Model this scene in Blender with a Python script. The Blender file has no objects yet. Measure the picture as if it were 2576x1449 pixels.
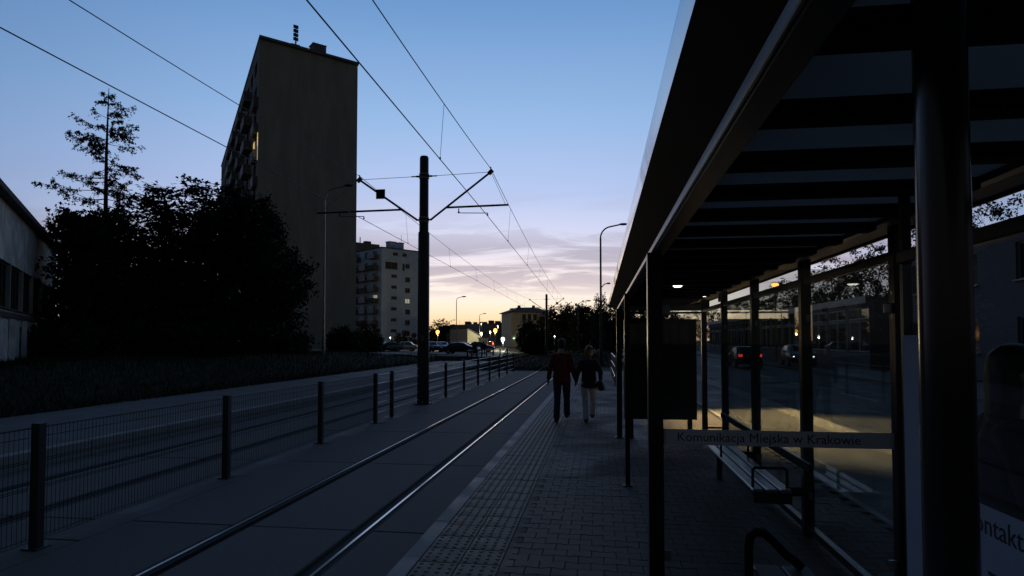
import bpy, bmesh, math, random
import numpy as np
from mathutils import Vector, Matrix, Quaternion
sin, cos, PI = math.sin, math.cos, math.pi
SC = bpy.context.scene
COL = SC.collection
# ------------------------------------------------------------------ camera
FOC, CU, CV, PW = 1580.0, 1288.0, 724.5, 2576.0      # focal length and centre in units of a 2576 px wide picture
PITCH = math.radians(2.0)
SHIFT = 131.5 - FOC * math.tan(PITCH)
YAW = math.atan(219.0 / FOC * cos(PITCH))
CAMZ = 2.0
cam = bpy.data.cameras.new('camera'); camo = bpy.data.objects.new('camera', cam); COL.objects.link(camo)
cam.sensor_width = 36.0; cam.lens = FOC / PW * 36.0; cam.shift_y = SHIFT / PW
cam.clip_start = 0.05; cam.clip_end = 5000
camo.location = (0, 0, CAMZ); camo.rotation_euler = (PI / 2 + PITCH, 0, YAW)
SC.camera = camo
_s, _c, _m, _k = sin(YAW), cos(YAW), sin(PITCH), cos(PITCH)
FW = Vector((-_s * _k, _c * _k, _m)); RT = Vector((_c, _s, 0)); UP = RT.cross(FW); C0 = Vector((0, 0, CAMZ))
def P(u, v, D):
    return C0 + FW * D + RT * ((u - CU) / FOC * D) + UP * (-(v - CV - SHIFT) / FOC * D)
def proj(p):
    d = Vector(p) - C0; D = d.dot(FW)
    if D < 0.05: return None
    return CU + FOC * d.dot(RT) / D, CV + SHIFT - FOC * d.dot(UP) / D, D
def GZ(u, D, z):                       # point in column u at depth D, put on height z
    p = P(u, 856, D); return Vector((p.x, p.y, z))
def YD(X, D): return (D + X * _s) / _c
# ------------------------------------------------------------------ sky (dusk)
W = bpy.data.worlds.new('World'); SC.world = W; W.use_nodes = True
nt = W.node_tree; N = nt.nodes; L = nt.links; N.clear()
def nd(t, **kw):
    n = N.new(t)
    for k, v in kw.items(): setattr(n, k, v)
    return n
def mth(op, a, b=None, clamp=False):
    n = nd('ShaderNodeMath', operation=op, use_clamp=clamp)
    for i, x in enumerate((a, b)):
        if x is None: continue
        if isinstance(x, (int, float)): n.inputs[i].default_value = x
        else: L.new(x, n.inputs[i])
    return n.outputs[0]
def ramp(fac, stops, interp='LINEAR'):
    n = nd('ShaderNodeValToRGB'); r = n.color_ramp; r.interpolation = interp
    while len(r.elements) < len(stops): r.elements.new(0.5)
    for e, (p, c) in zip(r.elements, stops):
        e.position = p; e.color = (c[0], c[1], c[2], 1)
    L.new(fac, n.inputs[0]); return n.outputs[0]
def mixc(fac, a, b, mode='MIX'):
    n = nd('ShaderNodeMix', data_type='RGBA', blend_type=mode)
    for s, x in ((n.inputs[0], fac), (n.inputs[6], a), (n.inputs[7], b)):
        if isinstance(x, (int, float)): s.default_value = x
        elif isinstance(x, tuple): s.default_value = (*x, 1)
        else: L.new(x, s)
    return n.outputs[2]
SUNAZ = YAW + math.radians(2.5)        # the afterglow stands a little left of the track, ahead of the camera
tc = nd('ShaderNodeTexCoord'); sep = nd('ShaderNodeSeparateXYZ'); L.new(tc.outputs['Generated'], sep.inputs[0])
x_, y_, z_ = sep.outputs
el = mth('DIVIDE', mth('MULTIPLY', mth('ARCSINE', z_), 180 / PI), 90.0, True)      # 0 horizon, 1 zenith
hl = mth('SQRT', mth('ADD', mth('MULTIPLY', x_, x_), mth('ADD', mth('MULTIPLY', y_, y_), 1e-5)))
dt = mth('DIVIDE', mth('ADD', mth('MULTIPLY', x_, -sin(SUNAZ)), mth('MULTIPLY', y_, cos(SUNAZ))), hl)
azf = mth('ADD', mth('MULTIPLY', dt, 0.5), 0.5, True)                               # 1 towards the glow, 0 away
E = lambda d: d / 90.0
warm = ramp(el, [(0, (.95, .50, .24)), (E(1.2), (1.02, .66, .34)), (E(2.3), (1.05, .84, .55)), (E(3.8), (1.06, .93, .80)), (E(6.2), (.98, .86, .86)),
                 (E(9), (.74, .74, .92)), (E(13), (.50, .60, .89)), (E(19), (.325, .51, .82)), (E(28), (.165, .335, .64)),
                 (E(42), (.050, .11, .25)), (E(60), (.017, .036, .085)), (1, (.010, .018, .040))])
cool = ramp(el, [(0, (.36, .42, .56)), (E(6), (.33, .44, .66)), (E(13), (.27, .45, .76)), (E(22), (.165, .34, .64)), (E(30), (.108, .25, .52)),
                 (E(45), (.04, .085, .20)), (E(62), (.016, .034, .080)), (1, (.010, .018, .040))])
wf = ramp(azf, [(0, (0, 0, 0)), (.70, (0, 0, 0)), (.90, (.25, .25, .25)), (.965, (.72, .72, .72)), (1, (1, 1, 1))])
sky = mixc(wf, cool, warm)
dim = ramp(azf, [(0, (.13, .100, .070)), (.35, (.13, .102, .078)), (.55, (.15, .132, .122)), (.75, (.36, .37, .40)), (.88, (.80, .80, .82)), (1, (1, 1, 1))], 'EASE')
dimz = mixc(ramp(el, [(0, (0, 0, 0)), (E(35), (0, 0, 0)), (E(75), (1, 1, 1))]), dim, (.5, .5, .5))
sky = mixc(1.0, sky, dimz, 'MULTIPLY')
# streaks of cloud low over the glow, laid out on a plane high above
pz = mth('ADD', z_, 0.10)
cmb = nd('ShaderNodeCombineXYZ'); L.new(mth('DIVIDE', x_, pz), cmb.inputs[0]); L.new(mth('DIVIDE', y_, pz), cmb.inputs[1])
mp = nd('ShaderNodeMapping'); mp.inputs['Scale'].default_value = (.95, 1.9, 1); mp.inputs['Rotation'].default_value = (0, 0, .25); mp.inputs['Location'].default_value = (3.3, 1.37, 0)
L.new(cmb.outputs[0], mp.inputs[0])
nz = nd('ShaderNodeTexNoise'); nz.inputs['Scale'].default_value = 1.0; nz.inputs['Detail'].default_value = 7; nz.inputs['Roughness'].default_value = .6
nz.inputs['Distortion'].default_value = 1.1
L.new(mp.outputs[0], nz.inputs[0])
cl = ramp(nz.outputs['Fac'], [(0, (0, 0, 0)), (.37, (0, 0, 0)), (.55, (1, 1, 1)), (1, (1, 1, 1))], 'EASE')
band = ramp(el, [(0, (0, 0, 0)), (E(3.6), (0, 0, 0)), (E(5.0), (.75, .75, .75)), (E(6.5), (.95, .95, .95)), (E(8.2), (.85, .85, .85)), (E(10.5), (.22, .22, .22)), (E(14), (.06, .06, .06)), (E(24), (0, 0, 0))])
cfac = mixc(1.0, cl, band, 'MULTIPLY')
csep = nd('ShaderNodeSeparateColor'); L.new(cfac, csep.inputs[0])
ccol = mixc(ramp(el, [(0, (0, 0, 0)), (E(8), (1, 1, 1))]), (.80, .58, .56), (.40, .37, .47))
sky = mixc(mth('MULTIPLY', csep.outputs[0], .85), sky, mixc(1.0, ccol, dim, 'MULTIPLY'))
bg1 = nd('ShaderNodeBackground'); L.new(sky, bg1.inputs[0]); bg1.inputs[1].default_value = 1.0
nish = nd('ShaderNodeTexSky', sky_type='NISHITA'); nish.sun_disc = False; nish.sun_elevation = math.radians(-4); nish.sun_rotation = -SUNAZ; nish.altitude = 200
bg2 = nd('ShaderNodeBackground'); L.new(nish.outputs[0], bg2.inputs[0]); bg2.inputs[1].default_value = 0.05
ad = nd('ShaderNodeAddShader'); L.new(bg1.outputs[0], ad.inputs[0]); L.new(bg2.outputs[0], ad.inputs[1])
wo = nd('ShaderNodeOutputWorld'); L.new(ad.outputs[0], wo.inputs[0])
sun = bpy.data.lights.new('sun', 'SUN'); suno = bpy.data.objects.new('sun', sun); COL.objects.link(suno)
sun.energy = 0.02; sun.angle = math.radians(12); sun.color = (1, .72, .5)
sd = Vector((-sin(SUNAZ) * cos(.03), cos(SUNAZ) * cos(.03), sin(.03)))
suno.rotation_euler = (-sd).to_track_quat('-Z', 'Y').to_euler()
vs = SC.view_settings; vs.view_transform = 'Standard'; vs.look = 'None'; vs.exposure = 0.0; vs.gamma = 1.0; vs.use_curve_mapping = False
SC.cycles.max_bounces = 8; SC.cycles.transparent_max_bounces = 24; SC.cycles.caustics_reflective = False; SC.cycles.caustics_refractive = False
SC.cycles.use_denoising = True; SC.cycles.sample_clamp_indirect = 4.0
# ------------------------------------------------------------------ materials
M = {}
def mat(name, col, rough=.7, metal=0., var=.25, scale=6., bump=0., bscale=60., spec=.5, rand=0., stain=0., streak=None):
    m = bpy.data.materials.new(name); m.use_nodes = True; M[name] = m
    nt = m.node_tree; n = nt.nodes; l = nt.links; b = n['Principled BSDF']
    b.inputs['Roughness'].default_value = rough; b.inputs['Metallic'].default_value = metal; b.inputs['Specular IOR Level'].default_value = spec
    b.inputs['Base Color'].default_value = (*col, 1)
    t = n.new('ShaderNodeTexCoord'); src = t.outputs['Object']
    if streak:
        mpn = n.new('ShaderNodeMapping'); mpn.inputs['Scale'].default_value = streak; l.new(src, mpn.inputs[0]); src = mpn.outputs[0]
    def mix(f, a, bb, mode='MIX'):
        x = n.new('ShaderNodeMix'); x.data_type = 'RGBA'; x.blend_type = mode
        for s, v in ((x.inputs[0], f), (x.inputs[6], a), (x.inputs[7], bb)):
            if isinstance(v, (int, float)): s.default_value = v
            elif isinstance(v, tuple): s.default_value = (*v, 1)
            else: l.new(v, s)
        return x.outputs[2]
    out = None
    if var:
        a = n.new('ShaderNodeTexNoise'); a.inputs['Scale'].default_value = scale; a.inputs['Detail'].default_value = 8; a.inputs['Roughness'].default_value = .65
        l.new(src, a.inputs[0])
        r = n.new('ShaderNodeValToRGB'); r.color_ramp.elements[0].position = .3; r.color_ramp.elements[1].position = .72; l.new(a.outputs['Fac'], r.inputs[0])
        out = mix(r.outputs[0], tuple(c * (1 - var) for c in col), tuple(min(1, c * (1 + var)) for c in col))
    if stain:
        a2 = n.new('ShaderNodeTexNoise'); a2.inputs['Scale'].default_value = .9; a2.inputs['Detail'].default_value = 5; a2.inputs['Distortion'].default_value = .6
        l.new(src, a2.inputs[0])
        r2 = n.new('ShaderNodeValToRGB'); r2.color_ramp.elements[0].position = .42; r2.color_ramp.elements[1].position = .62; l.new(a2.outputs['Fac'], r2.inputs[0])
        dk = mix(r2.outputs[0], (1 - stain,) * 3, (1., 1., 1.))
        out = mix(1.0, out if out is not None else col, dk, 'MULTIPLY')
        rr = n.new('ShaderNodeMapRange'); rr.inputs['To Min'].default_value = max(.05, rough - .18); rr.inputs['To Max'].default_value = min(1, rough + .08)
        l.new(r2.outputs[0], rr.inputs[0]); l.new(rr.outputs[0], b.inputs['Roughness'])
    if rand:
        oi = n.new('ShaderNodeObjectInfo'); ge = n.new('ShaderNodeNewGeometry')
        ad = n.new('ShaderNodeMath'); ad.operation = 'ADD'; l.new(oi.outputs['Random'], ad.inputs[0]); l.new(ge.outputs['Random Per Island'], ad.inputs[1])
        fr = n.new('ShaderNodeMath'); fr.operation = 'FRACT'; l.new(ad.outputs[0], fr.inputs[0])
        rd = mix(fr.outputs[0], (1 - rand,) * 3, (1 + rand,) * 3)
        out = mix(1.0, out if out is not None else col, rd, 'MULTIPLY')
    if out is not None: l.new(out, b.inputs['Base Color'])
    if bump:
        a3 = n.new('ShaderNodeTexNoise'); a3.inputs['Scale'].default_value = bscale; a3.inputs['Detail'].default_value = 6; l.new(t.outputs['Object'], a3.inputs[0])
        bp = n.new('ShaderNodeBump'); bp.inputs['Strength'].default_value = bump; bp.inputs['Distance'].default_value = .02
        l.new(a3.outputs['Fac'], bp.inputs['Height']); l.new(bp.outputs[0], b.inputs['Normal'])
    return m
def emit(name, col, st):
    m = bpy.data.materials.new(name); m.use_nodes = True; M[name] = m
    b = m.node_tree.nodes['Principled BSDF']; b.inputs['Base Color'].default_value = (*col, 1)
    b.inputs['Emission Color'].default_value = (*col, 1); b.inputs['Emission Strength'].default_value = st
def glass(name, tint=(.86, .9, .9), spec=1.0, rough=.0, ior=1.5, dirt=.03):
    m = bpy.data.materials.new(name); m.use_nodes = True; M[name] = m
    n = m.node_tree.nodes; l = m.node_tree.links; n.clear()
    o = n.new('ShaderNodeOutputMaterial'); tr = n.new('ShaderNodeBsdfTransparent'); tr.inputs[0].default_value = (*tint, 1)
    gl = n.new('ShaderNodeBsdfGlossy'); gl.inputs['Roughness'].default_value = rough; gl.inputs[0].default_value = (spec, spec, spec, 1)
    fr = n.new('ShaderNodeFresnel'); gm = n.new('ShaderNodeNewGeometry'); io = n.new('ShaderNodeMapRange'); io.inputs['To Min'].default_value = ior; io.inputs['To Max'].default_value = 1 / ior; l.new(gm.outputs['Backfacing'], io.inputs[0]); l.new(io.outputs[0], fr.inputs[0])
    mx = n.new('ShaderNodeMixShader'); l.new(fr.outputs[0], mx.inputs[0]); l.new(tr.outputs[0], mx.inputs[1]); l.new(gl.outputs[0], mx.inputs[2])
    df = n.new('ShaderNodeBsdfDiffuse'); df.inputs[0].default_value = (.5, .5, .48, 1)
    t = n.new('ShaderNodeTexCoord'); a = n.new('ShaderNodeTexNoise'); a.inputs['Scale'].default_value = 3; a.inputs['Detail'].default_value = 9
    l.new(t.outputs['Object'], a.inputs[0])
    mr = n.new('ShaderNodeMapRange'); mr.inputs['From Min'].default_value = .4; mr.inputs['From Max'].default_value = .75; mr.inputs['To Max'].default_value = dirt
    l.new(a.outputs['Fac'], mr.inputs[0])
    m2 = n.new('ShaderNodeMixShader'); l.new(mr.outputs[0], m2.inputs[0]); l.new(mx.outputs[0], m2.inputs[1]); l.new(df.outputs[0], m2.inputs[2])
    l.new(m2.outputs[0], o.inputs[0])
def frosted(name, col, trans, body):
    m = bpy.data.materials.new(name); m.use_nodes = True; M[name] = m
    n = m.node_tree.nodes; l = m.node_tree.links; n.clear()
    o = n.new('ShaderNodeOutputMaterial'); tl = n.new('ShaderNodeBsdfTranslucent'); tl.inputs[0].default_value = (*trans, 1)
    df = n.new('ShaderNodeBsdfDiffuse'); df.inputs[0].default_value = (*col, 1)
    t = n.new('ShaderNodeTexCoord'); a = n.new('ShaderNodeTexNoise'); a.inputs['Scale'].default_value = 2.2; a.inputs['Detail'].default_value = 8
    l.new(t.outputs['Object'], a.inputs[0])
    mr = n.new('ShaderNodeMapRange'); mr.inputs['To Min'].default_value = body - .15; mr.inputs['To Max'].default_value = body + .15; l.new(a.outputs['Fac'], mr.inputs[0])
    mx = n.new('ShaderNodeMixShader'); l.new(mr.outputs[0], mx.inputs[0]); l.new(tl.outputs[0], mx.inputs[1]); l.new(df.outputs[0], mx.inputs[2])
    l.new(mx.outputs[0], o.inputs[0])
def leafmat(name, col):
    m = mat(name, col, .75, var=.35, scale=1.4, spec=.2, rand=.3); return m
mat('grass', (.026, .036, .015), .9, var=.4, scale=3, bump=.8, bscale=25, spec=.1)
mat('blade', (.015, .023, .009), .85, var=.3, spec=.1, rand=.3)
mat('slab_concrete', (.148, .139, .126), .82, var=.20, scale=34, bump=.4, bscale=110, rand=.05)
mat('median_concrete', (.152, .143, .130), .78, var=.16, scale=7, bump=.25, bscale=80, rand=.06, stain=.25)
mat('rail_steel', (.62, .62, .63), .22, 1.0, var=.12, scale=5, streak=(30, .5, 30))
mat('rail_dim', (.48, .48, .49), .28, 1.0, var=.2, scale=5, streak=(30, .5, 30))  # dimmer copy of rail_steel: left rail's weaker sky reflection put into the colour
mat('rail_dull', (.07, .064, .058), .8, 0, var=.25, scale=5, spec=.15)
mat('rail_side', (.10, .075, .06), .6, .7, var=.3, scale=8)
mat('rubber', (.03, .03, .032), .85, var=.3, scale=20)
mat('kerb', (.29, .285, .275), .75, var=.10, scale=12, bump=.2, rand=.02, stain=.06)
mat('tactile', (.19, .14, .09), .75, var=.15, scale=14, bump=.2, rand=.07, stain=.15)
mat('paver', (.130, .108, .094), .82, var=.14, scale=18, bump=.3, bscale=120, rand=.08, stain=.14)
mat('joint', (.10, .086, .075), .95, var=.3, scale=30)
mat('asphalt', (.055, .056, .06), .8, var=.25, scale=40, bump=.5, bscale=140, stain=.2)
mat('path_asphalt', (.15, .142, .132), .8, var=.2, scale=30, bump=.4, bscale=120, stain=.15)
mat('platform_far', (.155, .146, .135), .8, var=.2, scale=10, bump=.3, stain=.2)
mat('kerb_band', (.30, .28, .25), .75, var=.15, scale=10, bump=.2, rand=.1)
mat('fence_paint', (.035, .036, .04), .5, .2, var=.2, scale=10)
mat('wire', (.03, .03, .033), .5, .6, var=0)
mat('galv', (.36, .37, .38), .38, .9, var=.15, scale=12)
mat('pole_dark', (.022, .024, .026), .45, .2, var=.3, scale=6)
mat('shelter_metal', (.028, .03, .034), .32, .5, var=.2, scale=8, streak=(8, 8, 1))
mat('shelter_dark', (.010, .0105, .012), .75, 0, var=.2, scale=8, spec=.10)
mat('column_steel', (.055, .050, .046), .20, .55, var=.15, scale=6, streak=(10, 10, .6))
mat('fascia', (.66, .67, .70), .30, .7, var=.06, scale=4, stain=.08)
mat('alu_edge', (.42, .43, .46), .3, .7, var=.1, scale=8)
mat('seat_slat', (.50, .52, .55), .34, .75, var=.12, scale=6, streak=(12, 1, 12))
mat('seat_dull', (.10, .11, .125), .5, .3, var=.15, scale=6)
mat('soffit_pale', (.42, .36, .26), .6, var=.1, scale=4)
frosted('roof_panel', (.15, .145, .14), (.50, .48, .46), .33)
frosted('band_film', (.5, .5, .5), (.75, .75, .75), .35)
glass('shelter_glass', tint=(.82, .84, .83), ior=1.34, dirt=.09)
glass('board_glass', tint=(.93, .95, .95), ior=1.38, dirt=.04)
mat('dark_pane', (.012, .013, .016), .06, 0, var=0, spec=.9)
mat('pavilion_pane', (.02, .022, .026), .03, 0, var=0, spec=1.0)
M['pavilion_pane'].node_tree.nodes['Principled BSDF'].inputs['IOR'].default_value = 1.9
mat('case_glass', (.02, .018, .014), .05, 0, var=.2, scale=2, spec=.8)
mat('frame_white', (.62, .63, .64), .5, var=.08)
mat('frame_grey', (.25, .25, .26), .5, var=.1)
mat('paper', (.30, .345, .42), .8, var=.05, scale=5)  # white paper, with the shade under the shelter put into its colour
mat('ink', (.02, .02, .025), .7, var=0)
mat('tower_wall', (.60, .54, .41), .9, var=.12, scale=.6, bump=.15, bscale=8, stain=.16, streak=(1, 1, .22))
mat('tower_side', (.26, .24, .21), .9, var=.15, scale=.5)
mat('balcony_panel', (.42, .42, .45), .75, var=.12, scale=1.5, rand=.2)
mat('block_wall', (.62, .76, 1.0), .9, var=.08, scale=.5, stain=.10)  # blue of the skylight on the walls is put into this colour
mat('block_brown', (.20, .165, .15), .9, var=.12, scale=.5)
mat('loggia', (.12, .11, .10), .9, var=.15)
mat('house_wall', (.66, .58, .48), .9, var=.08, scale=.6, stain=.1)
mat('roof_tile', (.12, .085, .075), .85, var=.2, scale=2)
mat('hall_wall', (.40, .40, .36), .9, var=.1, scale=.6)
mat('far_wall', (.36, .31, .30), .9, var=.15, scale=.3)
mat('workshop_wall', (.80, .77, .66), .92, var=.14, scale=.7, bump=.2, bscale=12, stain=.35)
mat('workshop_dark', (.10, .085, .075), .9, var=.3, scale=2)
mat('pav_wall', (.16, .16, .17), .85, var=.15, scale=.8)
mat('grey_wall', (.11, .11, .125), .9, var=.12, scale=.5)
mat('bark', (.045, .036, .028), .95, var=.35, scale=12, bump=.5)
mat('bark_birch', (.30, .29, .27), .9, var=.5, scale=6, streak=(1, 1, 5))
leafmat('leaf_dark', (.022, .032, .014)); leafmat('leaf_mid', (.030, .046, .018)); leafmat('needle', (.016, .024, .014)); leafmat('leaf_far', (.022, .028, .016))
mat('car_silver', (.46, .49, .54), .28, .6, var=.03); mat('car_dark', (.02, .022, .028), .22, .4, var=.03); mat('car_white', (.62, .63, .65), .3, .1, var=.03)
mat('car_blue', (.04, .06, .12), .24, .5, var=.03); mat('car_red', (.16, .02, .02), .25, .4, var=.03); mat('car_grey', (.16, .17, .19), .26, .6, var=.03)
mat('tyre', (.02, .02, .02), .8, var=.1); mat('rim', (.35, .36, .38), .35, .9, var=.05); mat('lamp_clear', (.6, .62, .65), .15, .3, var=0)
mat('car_glass', (.03, .035, .04), .05, 0, var=0, spec=.9)
mat('tail_red', (.25, .01, .01), .3, 0, var=0)
mat('skin', (.42, .28, .21), .6, var=.06, scale=20); mat('hair_dark', (.018, .014, .012), .55, var=.3, scale=60, streak=(6, 6, .6)); mat('hair_blond', (.14, .095, .05), .5, var=.35, scale=60, streak=(6, 6, .6))
mat('jacket_red', (.14, .012, .012), .85, var=.25, scale=9, bump=1.0, bscale=11); mat('jeans', (.035, .045, .08), .85, var=.2, scale=30, bump=.3, bscale=18)
mat('jacket_navy', (.012, .014, .028), .8, var=.2, scale=9, bump=.5, bscale=14); mat('trousers_pale', (.62, .62, .70), .85, var=.12, scale=12, bump=.3, bscale=16)
mat('shoe', (.02, .02, .022), .6, var=.2); mat('sole', (.4, .4, .4), .7, var=.1); mat('bag', (.012, .012, .014), .6, var=.2); mat('cloth_black', (.012, .012, .013), .9, var=.2, bump=.4, bscale=14)
mat('plate', (.10, .105, .11), .6, var=.2, scale=8); mat('sign_blue', (.05, .06, .10), .5, var=.1); mat('box_yellow', (.5, .28, .04), .6, var=.15)
mat('antenna', (.12, .12, .13), .5, .6, var=0)
emit('lamp_white', (1, .93, .70), 2.2); emit('lamp_cold', (.90, 1, .88), 2.5); emit('lamp_orange', (1, .50, .10), 2.4); emit('lamp_green', (.55, 1, .55), 2.5)
emit('led_weak', (1, .95, .78), 5); emit('led_warm', (1, .80, .42), 14); emit('win_warm', (1, .68, .22), .55); emit('win_pale', (.9, .85, .62), .30); emit('tail_lit', (1, .06, .04), 1.6)
emit('head_lit', (1, .97, .9), 5); emit('box_lit', (1, .55, .08), .35); emit('win_far', (1, .9, .7), .8)
# ------------------------------------------------------------------ mesh helpers
def wm(o):
    m = o.matrix_basis.copy()
    while o.parent: o = o.parent; m = o.matrix_basis @ m
    return m
def link(o, parent=None):
    COL.objects.link(o)
    if parent is not None: o.parent = parent
    return o
class MB:
    def __init__(s): s.v = []; s.f = []
    def add(s, vs, fs):
        b = len(s.v); s.v += [tuple(v) for v in vs]; s.f += [tuple(i + b for i in f) for f in fs]; return s
    def box(s, x0, x1, y0, y1, z0, z1, mtx=None):
        vs = [Vector((x, y, z)) for z in (z0, z1) for y in (y0, y1) for x in (x0, x1)]
        if mtx is not None: vs = [mtx @ v for v in vs]
        return s.add(vs, [(0, 2, 3, 1), (4, 5, 7, 6), (0, 1, 5, 4), (2, 6, 7, 3), (0, 4, 6, 2), (1, 3, 7, 5)])
    def bev(s, x0, x1, y0, y1, z0, z1, b=.006, mtx=None):          # box with chamfered edges
        bm = bmesh.new(); bmesh.ops.create_cube(bm, size=1)
        for v in bm.verts: v.co = Vector((x0 + (v.co.x + .5) * (x1 - x0), y0 + (v.co.y + .5) * (y1 - y0), z0 + (v.co.z + .5) * (z1 - z0)))
        bmesh.ops.bevel(bm, geom=bm.edges[:], offset=b, segments=1, affect='EDGES')
        bm.verts.index_update()
        vs = [mtx @ v.co if mtx is not None else v.co.copy() for v in bm.verts]; fs = [[v.index for v in f.verts] for f in bm.faces]; bm.free()
        return s.add(vs, fs)
    def beam(s, a, b, w, h, up=(0, 0, 1)):                          # rectangular bar from a to b
        a, b = Vector(a), Vector(b); d = (b - a).normalized(); u = Vector(up)
        if abs(d.dot(u)) > .99: u = Vector((0, 1, 0))
        r = d.cross(u).normalized(); u = r.cross(d)
        vs = [p + r * (i * w / 2) + u * (j * h / 2) for p in (a, b) for i, j in ((-1, -1), (1, -1), (1, 1), (-1, 1))]
        return s.add(vs, [(0, 1, 2, 3), (7, 6, 5, 4), (0, 4, 5, 1), (1, 5, 6, 2), (2, 6, 7, 3), (3, 7, 4, 0)])
    def tube(s, pts, r, n=8, cap=True):
        pts = [Vector(p) for p in pts]; rs = r if isinstance(r, (list, tuple)) else [r] * len(pts)
        base = len(s.v); prev = None
        for i, p in enumerate(pts):
            d = ((pts[min(i + 1, len(pts) - 1)] - p).normalized() + (p - pts[max(i - 1, 0)]).normalized())
            d = d.normalized() if d.length > 1e-6 else Vector((0, 0, 1))
            if prev is None:
                u = Vector((0, 0, 1)) if abs(d.z) < .9 else Vector((1, 0, 0)); u = (u - d * u.dot(d)).normalized()
            else: u = (prev - d * prev.dot(d)).normalized()
            prev = u; w = d.cross(u)
            for j in range(n):
                a = 2 * PI * j / n; s.v.append(tuple(p + (u * cos(a) + w * sin(a)) * rs[i]))
        for i in range(len(pts) - 1):
            for j in range(n):
                a, b = base + i * n + j, base + i * n + (j + 1) % n; s.f.append((a, b, b + n, a + n))
        if cap:
            s.f.append(tuple(base + j for j in reversed(range(n)))); s.f.append(tuple(base + (len(pts) - 1) * n + j for j in range(n)))
        return s
    def ball(s, c, r, n=12, m=8, sq=(1, 1, 1)):
        c = Vector(c); vs = [c + Vector((0, 0, r * sq[2]))]
        for i in range(1, m):
            t = PI * i / m
            for j in range(n):
                a = 2 * PI * j / n; vs.append(c + Vector((r * sq[0] * sin(t) * cos(a), r * sq[1] * sin(t) * sin(a), r * sq[2] * cos(t))))
        vs.append(c - Vector((0, 0, r * sq[2]))); fs = []
        for j in range(n):
            fs.append((0, 1 + j, 1 + (j + 1) % n)); k = 1 + (m - 2) * n; fs.append((len(vs) - 1, k + (j + 1) % n, k + j))
        for i in range(m - 2):
            for j in range(n):
                a, b = 1 + i * n + j, 1 + i * n + (j + 1) % n; fs.append((a, a + n, b + n, b))
        return s.add(vs, fs)
    def prism(s, poly, axis, a, b):                                # 2D polygon pushed along an axis
        k = len(poly)
        mk = {'x': lambda p, t: (t, p[0], p[1]), 'y': lambda p, t: (p[0], t, p[1]), 'z': lambda p, t: (p[0], p[1], t)}[axis]
        return s.add([mk(p, a) for p in poly] + [mk(p, b) for p in poly],
                     [tuple(reversed(range(k))), tuple(range(k, 2 * k))] + [(i, (i + 1) % k, k + (i + 1) % k, k + i) for i in range(k)])
    def mesh(s, name, inv=None, smooth=35):
        me = bpy.data.meshes.new(name)
        me.from_pydata([inv @ Vector(v) for v in s.v] if inv is not None else s.v, [], s.f)
        bm = bmesh.new(); bm.from_mesh(me); bmesh.ops.recalc_face_normals(bm, faces=bm.faces[:]); bm.to_mesh(me); bm.free()
        if smooth:
            me.polygons.foreach_set('use_smooth', [True] * len(me.polygons)); me.set_sharp_from_angle(angle=math.radians(smooth))
        return me
    def build(s, name, m, parent=None, smooth=35):                 # verts are world positions
        inv = wm(parent).inverted() if parent is not None else None
        me = s.mesh(name, inv, smooth); me.materials.append(M[m]); return link(bpy.data.objects.new(name, me), parent)
def tag(o, label, cat, group=None):
    o['label'] = label; o['category'] = cat
    if group: o['group'] = group
    return o
def struct(o, kind='structure'): o['kind'] = kind; return o
def thing(name, label, cat, loc=(0, 0, 0), rz=0, group=None):
    o = bpy.data.objects.new(name, None); o.empty_display_size = .2; o.location = loc; o.rotation_euler = (0, 0, rz); COL.objects.link(o)
    o.matrix_basis = Matrix.Translation(loc) @ Matrix.Rotation(rz, 4, 'Z')
    return tag(o, label, cat, group)
def copy_tree(o, parent=None):
    c = o.copy(); COL.objects.link(c); c.parent = parent
    for ch in o.children: copy_tree(ch, c)
    return c
def relabel(o, label): o['label'] = label; return o
def npmesh(name, V, F, m, parent=None, smooth=False):
    """V (n,3) array, F (k,4) array of quads; local coordinates."""
    me = bpy.data.meshes.new(name); me.vertices.add(len(V)); me.vertices.foreach_set('co', np.asarray(V, np.float32).ravel())
    k, q = F.shape; me.loops.add(k * q); me.loops.foreach_set('vertex_index', F.astype(np.int32).ravel())
    me.polygons.add(k); me.polygons.foreach_set('loop_start', np.arange(0, k * q, q, dtype=np.int32)); me.polygons.foreach_set('loop_total', np.full(k, q, np.int32))
    me.update(calc_edges=True); me.validate(); me.materials.append(M[m])
    if name: return link(bpy.data.objects.new(name, me), parent)
def sst(x, a, b):
    t = max(0, min(1, (x - a) / (b - a))); return t * t * (3 - 2 * t)
def text_mesh(s, size, mtx, name, m, parent, depth=.0006):
    cu = bpy.data.curves.new(name, 'FONT'); cu.body = s; cu.size = size; cu.extrude = depth; cu.resolution_u = 3
    o = bpy.data.objects.new(name, cu); COL.objects.link(o)
    dg = bpy.context.evaluated_depsgraph_get(); me = bpy.data.meshes.new_from_object(o.evaluated_get(dg))
    bpy.data.objects.remove(o); me.transform(wm(parent).inverted() @ mtx); me.materials.clear(); me.materials.append(M[m])
    return link(bpy.data.objects.new(name, me), parent)
RNG = random.Random(7)
PZ = .25                                                           # platform height over the rails
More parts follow.
